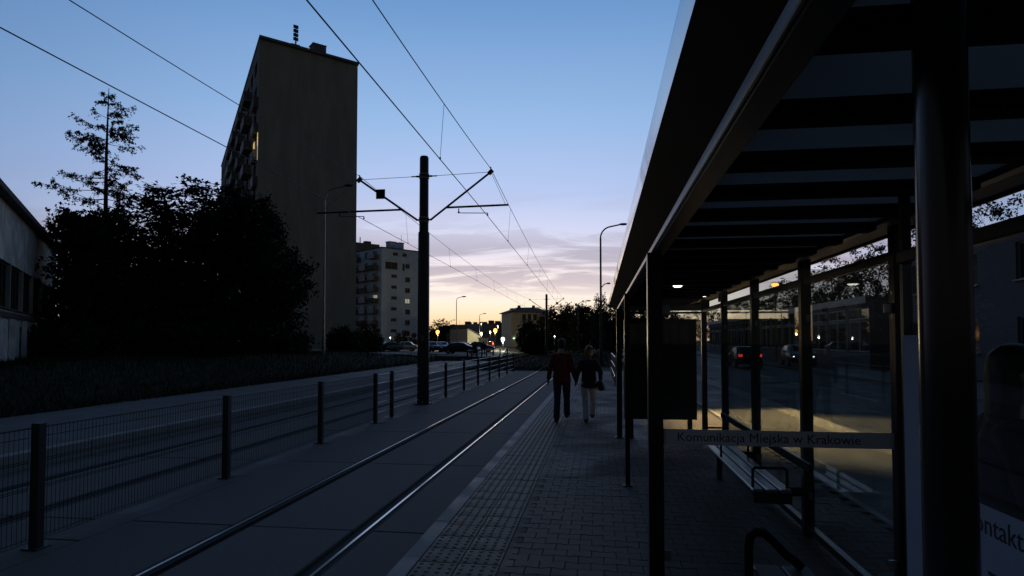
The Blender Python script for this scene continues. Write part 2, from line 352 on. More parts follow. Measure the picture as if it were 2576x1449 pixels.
# ------------------------------------------------------------------ ground
def terr(x, y):
    if x < -13.2:
        z = .20 + .95 * sst(-x, 13.4, 18.5) * (1 - .9 * sst(y, 42, 64)); z += .08 * sin(x * .8 + y * .5) * sst(-x, 14, 18)
        return z if y < 200 else z
    if x < -9.2: return .12
    if x < -1.3: return -.32 if y < 41 else .03
    if x < 5.5: return .10
    if x < 12.4: return -.05
    return .12
xs = sorted(set([-1600, -800, -400, -250, -160, -110, -80, -60, -48, -40] + [round(-36 + .9 * i, 2) for i in range(26)] + [-13.2, -13.19, -12.6, -9.21, -9.19, -6, -3, -1.31, -1.29, 1, 3, 5.49, 5.51, 8, 12.39, 12.41, 16, 25, 40, 60, 100, 200, 500, 1600]))
ys = sorted(set([-300, -100, -40, -20, -10, -5] + [2.0 * i for i in range(40)] + [40.99, 41.01, 82, 90, 100, 115, 130, 160, 200, 300, 500, 900, 1800, 2600]))
b = MB(); b.v = [(x, y, terr(x, y)) for y in ys for x in xs]; nx = len(xs)
b.f = [(j * nx + i, j * nx + i + 1, (j + 1) * nx + i + 1, (j + 1) * nx + i) for j in range(len(ys) - 1) for i in range(nx - 1)]
ground = struct(b.build('ground', 'grass', None, 0))
# rough grass on the bank and beyond the end of the platform
def blades(name, pts, h0, h1, seed, m='blade'):
    rg = np.random.default_rng(seed); n = len(pts); pts = np.array(pts)
    a = rg.uniform(0, 2 * PI, n); h = rg.uniform(h0, h1, n); w = rg.uniform(.006, .016, n) * (1 + h); ln = rg.normal(0, .35, (n, 2)) * h[:, None]
    dx, dy = np.cos(a) * w, np.sin(a) * w; V = np.zeros((n, 4, 3))
    V[:, 0] = pts + np.stack([-dx, -dy, -0.03 + 0 * dx], 1); V[:, 1] = pts + np.stack([dx, dy, -0.03 + 0 * dx], 1)
    V[:, 2] = pts + np.stack([ln[:, 0] + dx * .2, ln[:, 1] + dy * .2, h], 1); V[:, 3] = pts + np.stack([ln[:, 0] - dx * .2, ln[:, 1] - dy * .2, h], 1)
    return npmesh(name, V.reshape(-1, 3), np.arange(n * 4).reshape(n, 4), m)
pts = []
while len(pts) < 52000:
    y = RNG.uniform(6, 70); x = -13.3 - RNG.random() ** 1.7 * 26
    if RNG.random() < .35 + .65 * max(0, 1 - abs(y - 20) / 50): pts.append((x, y, terr(x, y)))
g = blades('bank_grass', pts, .05, .24, 3); struct(g, 'stuff'); tag(g, 'rough dark grass on the bank beside the opposite platform', 'grass')
pts = []
while len(pts) < 26000:
    x = RNG.uniform(-13, 4.5); y = 41.2 + RNG.random() ** 1.5 * 45
    if min(abs(x + 3.89), abs(x + 2.43), abs(x + 6.5), abs(x + 7.95)) < .08 or (x > -1.4 and y < 44): continue
    pts.append((x, y, terr(x, y)))
g = blades('track_grass', pts, .05, .20, 4); struct(g, 'stuff'); tag(g, 'dark grass filling the tram track beyond the concrete slabs', 'grass')
# ------------------------------------------------------------------ tram tracks
TEND = 41.0
def track(name, rails, cols, rm_='rail_steel'):
    root = struct(bpy.data.objects.new(name, None)); COL.objects.link(root)
    sh = {}
    for ci, (x0, x1) in enumerate(cols):
        me = MB().bev(x0, x1, -1.742, 1.742, -.18, 0, .012).mesh('track_slab'); me.materials.append(M['slab_concrete'])
        for k in range(-2, 12):
            yc = 6.4 - 1.75 + 3.5 * k + (0.0 if ci == 1 else .0)
            if yc + 1.75 > TEND + .8: continue
            o = link(bpy.data.objects.new('track_slab', me), root); o.location = (0, yc, RNG.uniform(-.004, .002)); o.rotation_euler = (RNG.uniform(-.0008, .0008), 0, 0)
    b = MB()
    for x0, x1 in cols: b.box(x0 + .05, x1 - .05, -6, TEND + .3, -.31, -.19)
    b.build('track_bed', 'joint', root)
    for i, xr in enumerate(rails):
        ins = 1 if i == 0 else -1                                    # gauge side
        MB().prism([(xr - .034, -.014), (xr - .018, .001), (xr - .011, .004), (xr + .011, .004), (xr + .018, .001), (xr + .034, -.014), (xr + .034, -.06), (xr - .034, -.06)], 'y', -8, 95).build('rail_head', 'rail_dull', root, 20)
        MB().box(xr - .0135, xr + .0135, -8, 95, .003, .0052).build('running_band', rm_ if i or rm_ == 'rail_dull' else 'rail_dim', root)
        b = MB().box(xr - .06, xr - .036, -8, TEND, -.15, -.012).box(xr + .036, xr + .06, -8, TEND, -.15, -.012)
        b.box(xr + ins * .06 - .0, xr + ins * .06 + .002, -8, TEND, -.15, -.02); b.build('rail_filler', 'rubber', root)
        MB().box(xr - .07, xr + .07, -8, 95, -.20, -.155).build('rail_foot', 'rail_side', root)
        x0, x1 = sorted((xr + ins * .062, xr + ins * .15)); MB().box(x0, x1, -8, TEND, -.15, -.045).build('groove_filler', 'rubber', root)
    return root
track('tram_track', (-3.89, -2.43), [(-5.15, -3.955), (-3.735, -2.585), (-2.365, -1.66)])
track('tram_track', (-7.98, -6.52), [(-8.84, -8.045), (-7.825, -6.675), (-6.455, -5.6)], 'rail_dull')
b = MB(); rnd = random.Random(3)
md = struct(bpy.data.objects.new('median_strip', None)); COL.objects.link(md)
me = MB().bev(-5.592, -5.158, -1.492, 1.492, -.18, .0, .012).mesh('median_slab'); me.materials.append(M['median_concrete'])
for k in range(-2, 14):
    o = link(bpy.data.objects.new('median_slab', me), md); o.location = (0, 1.2 + 3.0 * k, rnd.uniform(-.005, .003))
# ------------------------------------------------------------------ near platform: kerb, tactile slabs, pavers
plat = struct(MB().box(-1.575, 1.95, -8, 36.0, -.3, PZ - .022).box(1.95, 2.74, -8, 60, -.05, PZ - .022).build('platform', 'joint'))
me = MB().bev(-.073, .073, -.4995, .4995, -.2, 0, .004).mesh('kerb_stone'); me.materials.append(M['kerb'])
for k in range(-4, 36):
    o = link(bpy.data.objects.new('kerb_stone', me), plat); o.location = (-1.508, k + .5, PZ + RNG.uniform(-.002, .002))
b = MB().bev(-.163, .163, -.163, .163, -.06, 0, .005)
for i in range(4):
    for j in range(4):
        x, y = -.123 + .082 * i, -.123 + .082 * j; k = 8
        r1 = [(x + .020 * cos(a * 2 * PI / k), y + .020 * sin(a * 2 * PI / k), -.001) for a in range(k)]; r2 = [(x + .012 * cos(a * 2 * PI / k), y + .012 * sin(a * 2 * PI / k), .0055) for a in range(k)]
        b.add(r1 + r2, [(a, (a + 1) % k, k + (a + 1) % k, k + a) for a in range(k)] + [tuple(range(k, 2 * k))])
me = b.mesh('tactile_slab', None, 30); me.materials.append(M['tactile'])
for c in (-1.265, -.935):
    for k in range(-6, 102):
        o = link(bpy.data.objects.new('tactile_slab', me), plat); o.location = (c, 1.1 + .33 * k, PZ + RNG.uniform(-.0015, .0015))
A, B_, Lh = .0825 - .0018, .0625 - .0018, .1 - .0018
poly = [(-Lh, -A), (-.0625, -A), (-.0375, -B_), (.0375, -B_), (.0625, -A), (Lh, -A), (Lh, A), (.0625, A), (.0375, B_), (-.0375, B_), (-.0625, A), (-Lh, A)]
def paver_geo(b, cx=0, cy=0, cz=0):
    k = len(poly); vs = [(cx + x, cy + y, cz - .03) for x, y in poly] + [(cx + x, cy + y, cz - .004) for x, y in poly] + [(cx + x * .965, cy + y * .955, cz) for x, y in poly]
    b.add(vs, [(i, (i + 1) % k, k + (i + 1) % k, k + i) for i in range(k)] + [(k + i, k + (i + 1) % k, 2 * k + (i + 1) % k, 2 * k + i) for i in range(k)] + [tuple(range(2 * k, 3 * k))])
cand = []; halves = []
row = 0; y = 2.2
while y < 26:
    x = -.77 + .1 + (row % 2) * .1
    if row % 2: halves.append((-.72, y))
    while x < 2.72:
        if not (y > 36): cand.append((x, y, PZ + RNG.gauss(0, .0012)))
        x += .2
    y += .145; row += 1
def vis(p):
    q = proj(p)
    return q is not None and -20 < q[0] < 2590 and q[1] < 1460
inv_ = sorted([c for c in cand if vis(c) and c[0] < 1.8], key=lambda c: proj(c)[2]); near = inv_[:300]; ns = set(near)
b = MB(); paver_geo(b); pm = b.mesh('paver', None, 0); pm.materials.append(M['paver'])
for c in near:
    o = link(bpy.data.objects.new('paver', pm), plat); o.location = c; o.rotation_euler = (RNG.gauss(0, .004), RNG.gauss(0, .004), 0)
b = MB()
for c in cand:
    if c not in ns: paver_geo(b, *c)
for x, y in halves: b.box(x - .046, x + .046, y - .066, y + .066, PZ - .03, PZ - .001)
struct(b.build('paver_field', 'paver', plat, 0), 'stuff')
MB().box(-.77, 1.94, 26.1, 35.9, PZ - .05, PZ - .001).build('paver_sheet', 'paver', plat)
MB().box(1.96, 2.73, 26.1, 59.9, PZ - .05, PZ - .001).build('paver_sheet', 'paver', plat)
MB().bev(-1.57, 1.94, 36.0, 36.15, -.1, PZ + .004, .01).build('platform_end_kerb', 'kerb', plat)
# right hand side: cycle path, kerb band, road, far pavement
pth = struct(MB().box(2.80, 4.40, -8, 90, -.05, PZ - .004).build('cycle_path', 'path_asphalt'))
me = MB().bev(-.04, .04, -.495, .495, -.2, 0, .006).mesh('edging_stone'); me.materials.append(M['kerb'])
for k in range(0, 30):
    o = link(bpy.data.objects.new('edging_stone', me), pth); o.location = (2.765, k + .5, PZ + .003)
kb = struct(MB().box(4.40, 4.92, -8, 90, -.1, PZ - .03).build('kerb_strip', 'joint'))
me = MB().bev(-.25, .25, -.247, .247, -.05, 0, .006).mesh('kerb_slab'); me.materials.append(M['kerb_band'])
for k in range(0, 110):
    o = link(bpy.data.objects.new('kerb_slab', me), kb); o.location = (4.66, 1 + .5 * k, PZ + .002 + RNG.uniform(-.002, .002))
MB().box(4.405, 4.915, 56.1, 90, PZ - .05, PZ).build('kerb_sheet', 'kerb_band', kb)
struct(MB().box(4.925, 12.2, -30, 260, -.1, .11).build('road', 'asphalt'))
b = MB()
for k in range(0, 26): b.box(8.50, 8.62, 3 + 6 * k, 6 + 6 * k, .1, .114)
b.build('lane_marking', 'frame_grey', bpy.data.objects['road'])
struct(MB().box(12.2, 12.4, -30, 130, -.1, .25).box(12.4, 15.9, -30, 130, -.1, .24).build('pavement', 'path_asphalt'))
# opposite platform
op = struct(MB().box(-13.35, -9.05, -6, 52, -.3, PZ - .004).build('opposite_platform', 'platform_far'))
b = MB(); rg = random.Random(5)
edge = [(-13.3, -6 + 1.5 * i) for i in range(40)]
bb = [(-13.3, -6)] + [(-13.35 - .28 * rg.random() - (.5 * sst(y, 20, 40)) * rg.random(), y) for x, y in edge] + [(-13.3, 52.5)]
b.prism(bb, 'z', -.1, PZ - .008); b.build('worn_edge', 'platform_far', op)
me = MB().bev(-.10, .10, -.497, .497, -.45, 0, .012).mesh('kerb_stone'); me.materials.append(M['kerb'])
for k in range(-3, 52):
    o = link(bpy.data.objects.new('kerb_stone', me), op); o.location = (-8.95, k + .5, PZ + .004 + RNG.uniform(-.003, .003))
b = MB(); cp = [GZ(915 + 70 * cos(t) * (1 + .15 * sin(3 * t)), 58 + 6.5 * sin(t), 0) for t in np.linspace(0, 2 * PI, 25)[:-1]]
for p in cp: p.z = terr(p.x, p.y)
b.prism([(p.x, p.y) for p in cp], 'z', .30, .62); struct(b.build('dirt_patch', 'platform_far'))
# parking area
b = MB(); q = [GZ(930, 72, .3), GZ(1262, 63, .3), GZ(1275, 130, .3), GZ(900, 125, .3)]
b.prism([(p.x, p.y) for p in q], 'z', .1, .335); struct(b.build('parking_lot', 'path_asphalt'))
# ------------------------------------------------------------------ fences in the median
FX = -5.38
FY = [YD(FX, d) for d in (3.05, 6.12, 9.2, 12.3, 15.3)]
fence = thing('mesh_fence', 'dark welded wire mesh fence on square posts between the tram tracks', 'fence', (FX, FY[0], 0))
for y in FY:
    MB().bev(FX - .045, FX + .045, y - .045, y + .045, .0, 1.2, .006).bev(FX - .085, FX + .085, y - .085, y + .085, 0, .014, .004).build('post', 'fence_paint', fence)
for a, c in zip(FY[:-1], FY[1:]):
    b = MB(); n = int((c - a - .1) / .05)
    for k in range(n + 1):
        y = a + .06 + (c - a - .12) * k / n; b.tube([(FX - .05, y, .07), (FX - .05, y, 1.16)], .0032, 4, False)
    for z in (.09, .30, .32, .56, .58, .82, .84, 1.06): b.tube([(FX - .055, a + .05, z), (FX - .055, c - .05, z)], .0042, 4, False)
    b.tube([(FX - .05, a + .04, 1.15), (FX - .05, c - .04, 1.15)], .007, 6, False)
    b.build('wire_panel', 'fence_paint', fence)
RY = [YD(FX, d) for d in (16.5, 22.3, 25.3, 28.25, 31.2, 34.2, 37.1, 39.9)]
rf = thing('rail_fence', 'dark post fence with five thin horizontal rails beside the catenary pole', 'fence', (FX, RY[0], 0))
for y in RY: MB().bev(FX - .045, FX + .045, y - .045, y + .045, 0, 1.2, .006).build('post', 'fence_paint', rf)
for z in (.22, .46, .70, .93, 1.15):
    for a, c in ((FY[-1], 18.32), (19.48, RY[-1])): MB().tube([(FX, a, z), (FX, c, z)], .013, 6).build('rail', 'galv', rf)
# ------------------------------------------------------------------ catenary poles and wires
def catenary_pole(u, D, label, plate):
    base = GZ(u, D, 0); X0, Y0 = base.x, base.y
    t = thing('catenary_pole', label, 'pole', (X0, Y0, 0), 0, 'catenary poles between the tracks')
    b = MB().tube([(X0, Y0, .0), (X0, Y0, .03), (X0, Y0, .031), (X0, Y0, 5.38), (X0, Y0, 5.44), (X0, Y0, 5.45), (X0, Y0, 7.83), (X0, Y0, 7.88)],
                  [.29, .29, .19, .178, .172, .148, .142, .12], 20); b.build('mast', 'pole_dark', t)
    for k in range(8):
        a = k * PI / 4 + .2; px, py = X0 + .25 * cos(a), Y0 + .25 * sin(a); MB().tube([(px, py, .02), (px, py, .11)], .018, 6).build('anchor_bolt', 'galv', t)
    for z in (5.84, 7.24):
        MB().tube([(X0, Y0, z - .07), (X0, Y0, z + .07)], .157, 20).build('clamp_band', 'pole_dark', t)
        MB().tube([(X0, Y0, z - .075), (X0, Y0, z - .055)], .164, 20).tube([(X0, Y0, z + .055), (X0, Y0, z + .075)], .164, 20).build('clamp_ring', 'galv', t)
        MB().beam((X0 - .26, Y0, z), (X0 + .26, Y0, z), .05, .05).build('bracket', 'pole_dark', t)
    for s in (-1, 1):
        e = Vector((X0 + s * 2.16, Y0, 7.30 if s > 0 else 7.20)); r0 = Vector((X0 + s * .24, Y0, 5.85))
        MB().tube([r0, e], .034, 8).build('strut', 'pole_dark', t)
        MB().tube([(X0 + s * .2, Y0, 7.24), e], .008, 6).tube([(X0 + s * .2, Y0, 7.24), (X0 + s * .42, Y0, 7.24)], .02, 6).build('tie_rod', 'pole_dark', t)
        MB().beam(e + Vector((-.07, 0, -.06)), e + Vector((.06, 0, .06)), .07, .12).tube([e, e + Vector((0, 0, .16))], .02, 6).build('insulator', 'pole_dark', t)
        k = r0.lerp(e, .25); q = Vector((X0 + s * 2.72, Y0 + .05, k.z + .04))
        if s < 0: q.x = X0 - 3.62; q.z -= .06
        MB().tube([k, q], .033, 8).build('steady_tube', 'pole_dark', t)
        MB().tube([q + Vector((-s * .1, 0, .02)), e], .006, 5).build('stay_wire', 'pole_dark', t)
        c = Vector((X0 + s * 2.06, Y0, 5.94)); h = Vector((X0 + s * 1.12, Y0 + .05, 6.06))
        if s < 0: c.x = X0 - 2.0; h.x = X0 - 2.85
        MB().tube([h + Vector((0, 0, .12)), h + Vector((0, 0, -.02)), c + Vector((0, 0, .06)), c], .018, 6).ball(h, .035, 8, 6).ball(c, .03, 8, 6).build('registration_arm', 'pole_dark', t)
    if plate:
        s = plate; m = Vector((X0 + s * (1.42 if s < 0 else 1.35), Y0 - .07, 6.70))
        MB().bev(m.x - .15, m.x + .15, m.y - .012, m.y + .012, m.z - .16, m.z + .15, .004).build('section_sign', 'plate', t)
        MB().bev(m.x - .135, m.x + .135, m.y - .016, m.y - .0125, m.z - .145, m.z + .135, .001).build('sign_face', 'shelter_dark', t)
    b = MB().beam((X0 + .02, Y0 - .185, 1.98), (X0 + .02, Y0 - .185, 2.16), .12, .008, (0, 1, 0)); b.build('number_plate', 'plate', t)
    return t, X0, Y0
p1, PX1, PY1 = catenary_pole(1065, 19.9, 'thick dark catenary mast with V-shaped arms standing in the rail fence', -1)
p2, PX2, PY2 = catenary_pole(1375, 80, 'distant dark catenary mast rising from the grass track beyond the slabs', 1)
SAG = .62
def wires(side):
    def xat(y, off):
        a = (-3.05 if side > 0 else -7.15); bx, cx = PX1 + side * off, PX2 + side * off
        if y < PY1: return bx + (a - bx) * (PY1 - y) / 36
        return bx + (cx - bx) * (y - PY1) / (PY2 - PY1)
    def mz(y):
        top = 7.30 if side > 0 else 7.20
        a, L_ = (PY1, PY2 - PY1) if y >= PY1 else (PY1 - 38, 38)
        if y > PY2: a, L_ = PY2, 60
        q = (y - a) / L_; return top - SAG * (1.0 if y >= PY1 else .85) * 4 * q * (1 - q)
    yy = [PY1 - 34 + 1.5 * i for i in range(int((PY2 + 45 - PY1 + 34) / 1.5))] + [PY1, PY2]; yy.sort()
    wh = 'over the near track' if side > 0 else 'over the far track beside the opposite platform'
    c = thing('contact_wire', 'thin copper contact wire strung straight ' + wh, 'wire', (xat(PY1, 2.05), PY1, 5.92), 0, 'overhead line wires')
    MB().tube([(xat(y, 2.05), y, 5.92) for y in yy], .0105, 6).build('wire', 'wire', c)
    m = thing('messenger_wire', 'sagging messenger wire with droppers ' + wh, 'wire', (xat(PY1, 2.15), PY1, mz(PY1)), 0, 'overhead line wires')
    MB().tube([(xat(y, 2.15), y, mz(y) + .12) for y in yy], .0095, 6).build('wire', 'wire', m)
    for y in [PY1 - 33 + 5.5 * i for i in range(3)] + ([PY1 - 6.2] if side > 0 else []) + [PY1 + 5.2] + [PY1 + 5.2 + 8 * i for i in range(1, 7)]:
        if y > PY1 - 4 or y < PY1 - 5:
            MB().tube([(xat(y, 2.05), y, 5.92), (xat(y, 2.15), y, mz(y) + .12)], .005, 5).ball((xat(y, 2.05), y, 5.94), .022, 6, 5, (1, 1, 1.6)).build('dropper', 'wire', m)
for s_ in (-1, 1): wires(s_)
# ------------------------------------------------------------------ tram shelter
XB, XF = 1.85, .36
PYS = [4.19, 6.0, 7.85, 9.7, 11.55]
RY0, RY1 = -1.3, 12.6
sh = thing('tram_shelter', 'dark metal and glass tram stop shelter with a long overhanging roof', 'shelter', (1.1, 7.8, PZ))
MB().prism([(.20, 2.70), (.188, 2.75), (.193, 2.80), (.215, 2.835), (.27, 2.85), (.27, 2.705)], 'y', RY0, RY1).build('fascia', 'fascia', sh, 50)
MB().prism([(.203, 2.697), (.27, 2.703), (.345, 2.703), (.345, 2.60), (.335, 2.60)], 'y', RY0, RY1 - .02).build('front_soffit', 'shelter_dark', sh, 20)
MB().bev(.332, .344, RY0, RY1 - .05, 2.562, 2.598, .003).build('edge_profile', 'alu_edge', sh)
MB().bev(.346, .425, RY0, RY1 - .05, 2.56, 2.705, .004).build('front_beam', 'shelter_metal', sh)
MB().box(.272, .43, RY0, RY1 - .01, 2.71, 2.845).build('gutter', 'shelter_dark', sh)
b = MB(); b.bev(1.54, 1.60, RY0, RY1 - .05, 2.64, 2.70, .004); b.build('rear_beam', 'shelter_metal', sh)
MB().prism([(1.602, 2.668), (2.12, 2.785), (2.12, 2.815), (1.602, 2.70)], 'y', RY0, RY1).build('rear_soffit', 'soffit_pale', sh, 20)
MB().bev(2.121, 2.14, RY0, RY1, 2.76, 2.86, .004).build('rear_fascia', 'shelter_metal', sh)
MB().box(.43, 2.12, RY1 - .06, RY1, 2.62, 2.84).build('end_fascia', 'shelter_dark', sh)
ry = [1.42 + .485 * k for k in range(-5, 23)]
for y in ry:
    if y + .1 > RY1: continue
    MB().bev(.425, 1.54, y - .11, y, 2.615, 2.665, .004).build('rafter', 'shelter_dark', sh)
for a, c in zip(ry[:-1], ry[1:]):
    if c > RY1: continue
    MB().box(.426, 1.54, a - .03, c - .06, 2.668, 2.678).build('roof_panel', 'roof_panel', sh)
for x, y, w in ((XF, PYS[0], .047), (.335, 7.75, .028), (XF, PYS[-1], .047)):
    MB().bev(x - w, x + w, y - w, y + w, PZ - .01, 2.57, .006).bev(x - w - .03, x + w + .03, y - w - .03, y + w + .03, PZ - .005, PZ + .012, .003).build('front_post', 'shelter_metal', sh)
for y in PYS:
    MB().bev(XB - .045, XB + .045, y - .045, y + .045, PZ - .01, 2.74, .006).build('rear_post', 'shelter_metal', sh)
for a, c in zip(PYS[:-1], PYS[1:]):
    MB().bev(XB - .03, XB + .03, a + .046, c - .046, PZ + .05, PZ + .11, .004).build('base_rail', 'shelter_metal', sh)
    MB().bev(XB - .03, XB + .03, a + .046, c - .046, 2.50, 2.56, .004).build('top_rail', 'shelter_metal', sh)
    if c < 11: MB().box(XB - .004, XB + .004, a + .046, c - .046, PZ + .108, 2.502).build('glass_pane', 'shelter_glass', sh)
ge = MB().box(XF + .047, XB - .046, 4.186, 4.194, PZ + .12, 2.45).build('glass_pane', 'shelter_glass', sh)
MB().bev(XF + .047, XB - .046, 4.17, 4.21, PZ + .05, PZ + .12, .004).build('base_rail', 'shelter_metal', sh)
bx0, bx1 = XF + .049, XB - .049
MB().box(bx0, bx1, 4.1825, 4.185, 1.328, 1.427).build('glass_band', 'band_film', ge)
tm = Matrix.Translation((bx0 + .085, 4.1815, 1.352)) @ Matrix.Rotation(PI / 2, 4, 'X')
struct(text_mesh('Komunikacja Miejska w Krakowie', .0815, tm, 'band_lettering', 'ink', ge), 'stuff')
MB().bev(XF + .05, XB - .05, 11.53, 11.57, 2.475, 2.51, .004).build('top_rail', 'shelter_metal', sh)
MB().bev(XF + .05, XB - .05, 11.52, 11.58, 2.53, 2.64, .004).build('header_panel', 'frame_grey', sh)
cp = P(2380, 856, 1.17); CX, CY = cp.x, cp.y
MB().tube([(CX, CY, PZ - .01), (CX, CY, PZ + .02), (CX, CY, PZ + .021), (CX, CY, 2.66)], [.08, .08, .0445, .0445], 48).build('column', 'column_steel', sh)
jb = MB().bev(XB - .075, XB - .046, 9.63, 9.77, 2.575, 2.70, .004).build('junction_box', 'box_yellow', sh)
def led(x, y, m, r, e=None, label=None):
    MB().tube([(x, y, 2.668), (x, y, 2.628)], [r + .012, r + .012], 20).build('luminaire', 'shelter_dark', sh)
    MB().tube([(x, y, 2.6275), (x, y, 2.612)], [r, r * .7], 20).build('led_lens', m, sh)
    if e:
        l_ = bpy.data.lights.new('ceiling_light', 'SPOT'); l_.energy = e; l_.color = (1, .74, .36); l_.spot_size = math.radians(118); l_.spot_blend = .75; l_.shadow_soft_size = .05
        lo = link(bpy.data.objects.new('ceiling_light', l_), sh); lo.matrix_basis = wm(sh).inverted() @ Matrix.Translation((x, y, 2.60)) @ Matrix.Rotation(-.35, 4, 'Y')
led(.90, 7.42, 'led_weak', .055)
led(1.47, 9.10, 'led_weak', .03)
def clamp(x, y, z, ax):
    d = (.012, .03) if ax == 'y' else (.03, .012)
    MB().bev(x - d[0], x + d[0], y - d[1], y + d[1], z - .03, z + .03, .003).build('glass_clamp', 'galv', sh)
for a, c in zip(PYS[:-2], PYS[1:-1]):
    for z in (.62, 2.2):
        for y in (a + .062, c - .062): clamp(XB, y, z, 'y')
for z in (.62, 2.2):
    for x in (XF + .063, XB - .062): clamp(x, 4.19, z, 'x')
for y in (PYS[0], PYS[-1]):
    for i in range(4):
        x_b, y_b = XF + (-.062, .062)[i % 2], y + (-.062, .062)[i // 2]; MB().tube([(x_b, y_b, PZ + .01), (x_b, y_b, PZ + .028)], .009, 6).build('bolt', 'galv', sh)
# poster case at the far end
pc = thing('poster_case', 'tall dark poster case closing the far end of the shelter', 'poster case', (1.08, 11.5, PZ))
b = MB(); x0, x1, z0, z1 = .44, 1.70, .60, 2.375
for r in ((x0, x0 + .07, z0, z1), (x1 - .07, x1, z0, z1)): b.bev(r[0], r[1], 11.42, 11.52, r[2], r[3], .005)
b.bev(x0 + .07, x1 - .07, 11.42, 11.52, z0, z0 + .20, .005); b.bev(x0 + .07, x1 - .07, 11.42, 11.52, z1 - .07, z1, .005); b.build('case_frame', 'shelter_metal', pc)
MB().box(x0 + .07, x1 - .07, 11.45, 11.50, z0 + .2, z1 - .07).build('backing', 'shelter_dark', pc)
MB().box(x0 + .07, x1 - .07, 11.432, 11.438, z0 + .2, z1 - .07).build('pane', 'case_glass', pc)
for x in (x0 + .12, x1 - .12): MB().bev(x - .04, x + .04, 11.43, 11.51, PZ, z0, .004).build('leg', 'shelter_metal', pc)
# bench inside the shelter
bn = thing('slatted_bench', 'long steel slatted bench with square tube armrests along the glass back wall', 'bench', (1.49, 7.2, PZ))
SZ = .70; by0, by1 = 5.78, 8.55
for i in range(3):
    x = 1.325 + i * .117; MB().bev(x, x + .094, by0, by1, SZ - .03, SZ, .008).build('slat', 'seat_slat', bn)
MB().bev(1.335, 1.65, by0 - .02, by0 + .03, SZ - .12, SZ - .031, .006).build('end_bracket', 'shelter_dark', bn)
for y in (6.02, 7.85):
    MB().bev(1.38, XB - .046, y - .03, y + .03, SZ - .10, SZ - .031, .004).build('cantilever', 'shelter_dark', bn)
MB().bev(1.46, 1.52, 8.2, 8.26, PZ, SZ - .03, .006).build('leg', 'shelter_dark', bn)
for y in (5.86, 7.32, 8.45):
    MB().tube([(1.345, y, SZ - .03), (1.345, y, SZ + .15), (1.365, y, SZ + .17), (1.615, y, SZ + .17), (1.635, y, SZ + .15), (1.635, y, SZ - .03)], .0135, 8).build('armrest', 'shelter_dark', bn)
MB().bev(1.775, 1.80, 5.72, 9.66, .86, .935, .005).build('back_rail', 'shelter_dark', bn)
MB().bev(1.776, 1.802, 5.72, 9.66, .9355, .943, .002).build('back_rail_edge', 'seat_slat', bn)
# low seat outside the glass end with a bent tube armrest
ls = thing('tube_arm_seat', 'low grey seat with a thick bent tube armrest outside the glass end', 'bench', (1.0, 3.2, PZ))
sy = YD(1.0, 3.72)
for i in range(2): MB().bev(.88 + i * .165, 1.03 + i * .165, 2.2, sy, .66, .69, .008).build('slat', 'seat_dull', ls)
aw = [(.852, sy - .06, PZ), (.852, sy - .06, .80), (.862, sy - .06, .865), (.895, sy - .06, .893), (.94, sy - .06, .885), (1.0, sy - .06, .83), (1.06, sy - .06, .765), (1.10, sy - .06, .74), (1.14, sy - .06, .70)]
MB().tube(aw, .025, 10).build('armrest', 'shelter_dark', ls)
for y in (2.35, sy - .25): MB().bev(.98, 1.10, y - .04, y + .04, PZ, .66, .005).build('leg', 'shelter_dark', ls)
# information board beside the round column
bd = thing('notice_board', 'glazed notice board with pale paper sheets beside the round steel column', 'notice board', (1.22, 1.95, PZ))
bY0, bY1 = 1.05, 2.74
MB().box(1.218, 1.224, bY0, bY1, .45, 2.30).build('pane', 'board_glass', bd)
for y in (bY1, bY0 - .045): MB().bev(1.226, 1.262, y, y + .036, PZ, 2.62, .005).build('board_post', 'shelter_metal', bd)
for z in (.40, 2.31): MB().bev(1.20, 1.245, bY0, bY1, z, z + .05, .005).build('board_rail', 'shelter_metal', bd)
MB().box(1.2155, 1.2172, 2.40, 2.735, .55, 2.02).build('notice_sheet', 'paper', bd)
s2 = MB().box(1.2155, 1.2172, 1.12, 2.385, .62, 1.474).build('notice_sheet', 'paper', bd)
tm = Matrix.Translation((1.2148, 2.328, 1.385)) @ Matrix.Rotation(-PI / 2, 4, 'Z') @ Matrix.Rotation(PI / 2, 4, 'X')
text_mesh('Kontakt', .092, tm, 'notice_lettering', 'ink', s2)
b = MB()
for i in range(7):
    z = 1.26 - .075 * i; b.box(1.2146, 1.2152, 2.20 - .5 - .2 * ((i * 37 % 10) / 10), 2.20, z, z + .012)
b.build('print_line', 'ink', s2)
# ------------------------------------------------------------------ street lamps
def street_lamp(u, D, zb, ztop, arm, label, head=1, m='galv', group='unlit street lamps on tall curved poles', r=.06, fall=.22):
    p = GZ(u, D, zb); t = thing('street_lamp', label, 'street lamp', p, 0, group)
    x, y = p.x, p.y; R = min(1.0, abs(arm) * .6); s = 1 if arm > 0 else -1
    MB().tube([(x, y, zb - .3), (x, y, zb + 1.2), (x, y, zb + 1.21), (x, y, ztop - R)], [r * 1.5, r * 1.45, r, r * .75], 10).build('pole', m, t)
    c = [(x + s * R * (1 - cos(a)), y, ztop - R + R * sin(a)) for a in np.linspace(0, PI / 2 * .9, 9)]; e = Vector(c[-1]); tip = Vector((x + arm, y, ztop + fall * abs(arm) * .4))
    MB().tube(c + [tip], r * .62, 8).build('arm', m, t)
    if head: MB().ball(tip + Vector((s * .28, 0, .03)), .34, 10, 6, (1, .42, .26)).build('head', 'pole_dark', t)
    return t
street_lamp(814, 42, 1.05, 2 + 385 / FOC * 42, 1.35, 'slim grey street lamp in front of the blank tower wall', r=.07)
street_lamp(1148, 85, .3, 2 + 108 / FOC * 85, .75, 'tall curved street lamp silhouetted above the gabled hall')
street_lamp(1206, 120, .3, 2 + 66 / FOC * 120, .75, 'curved street lamp in front of the distant block row')
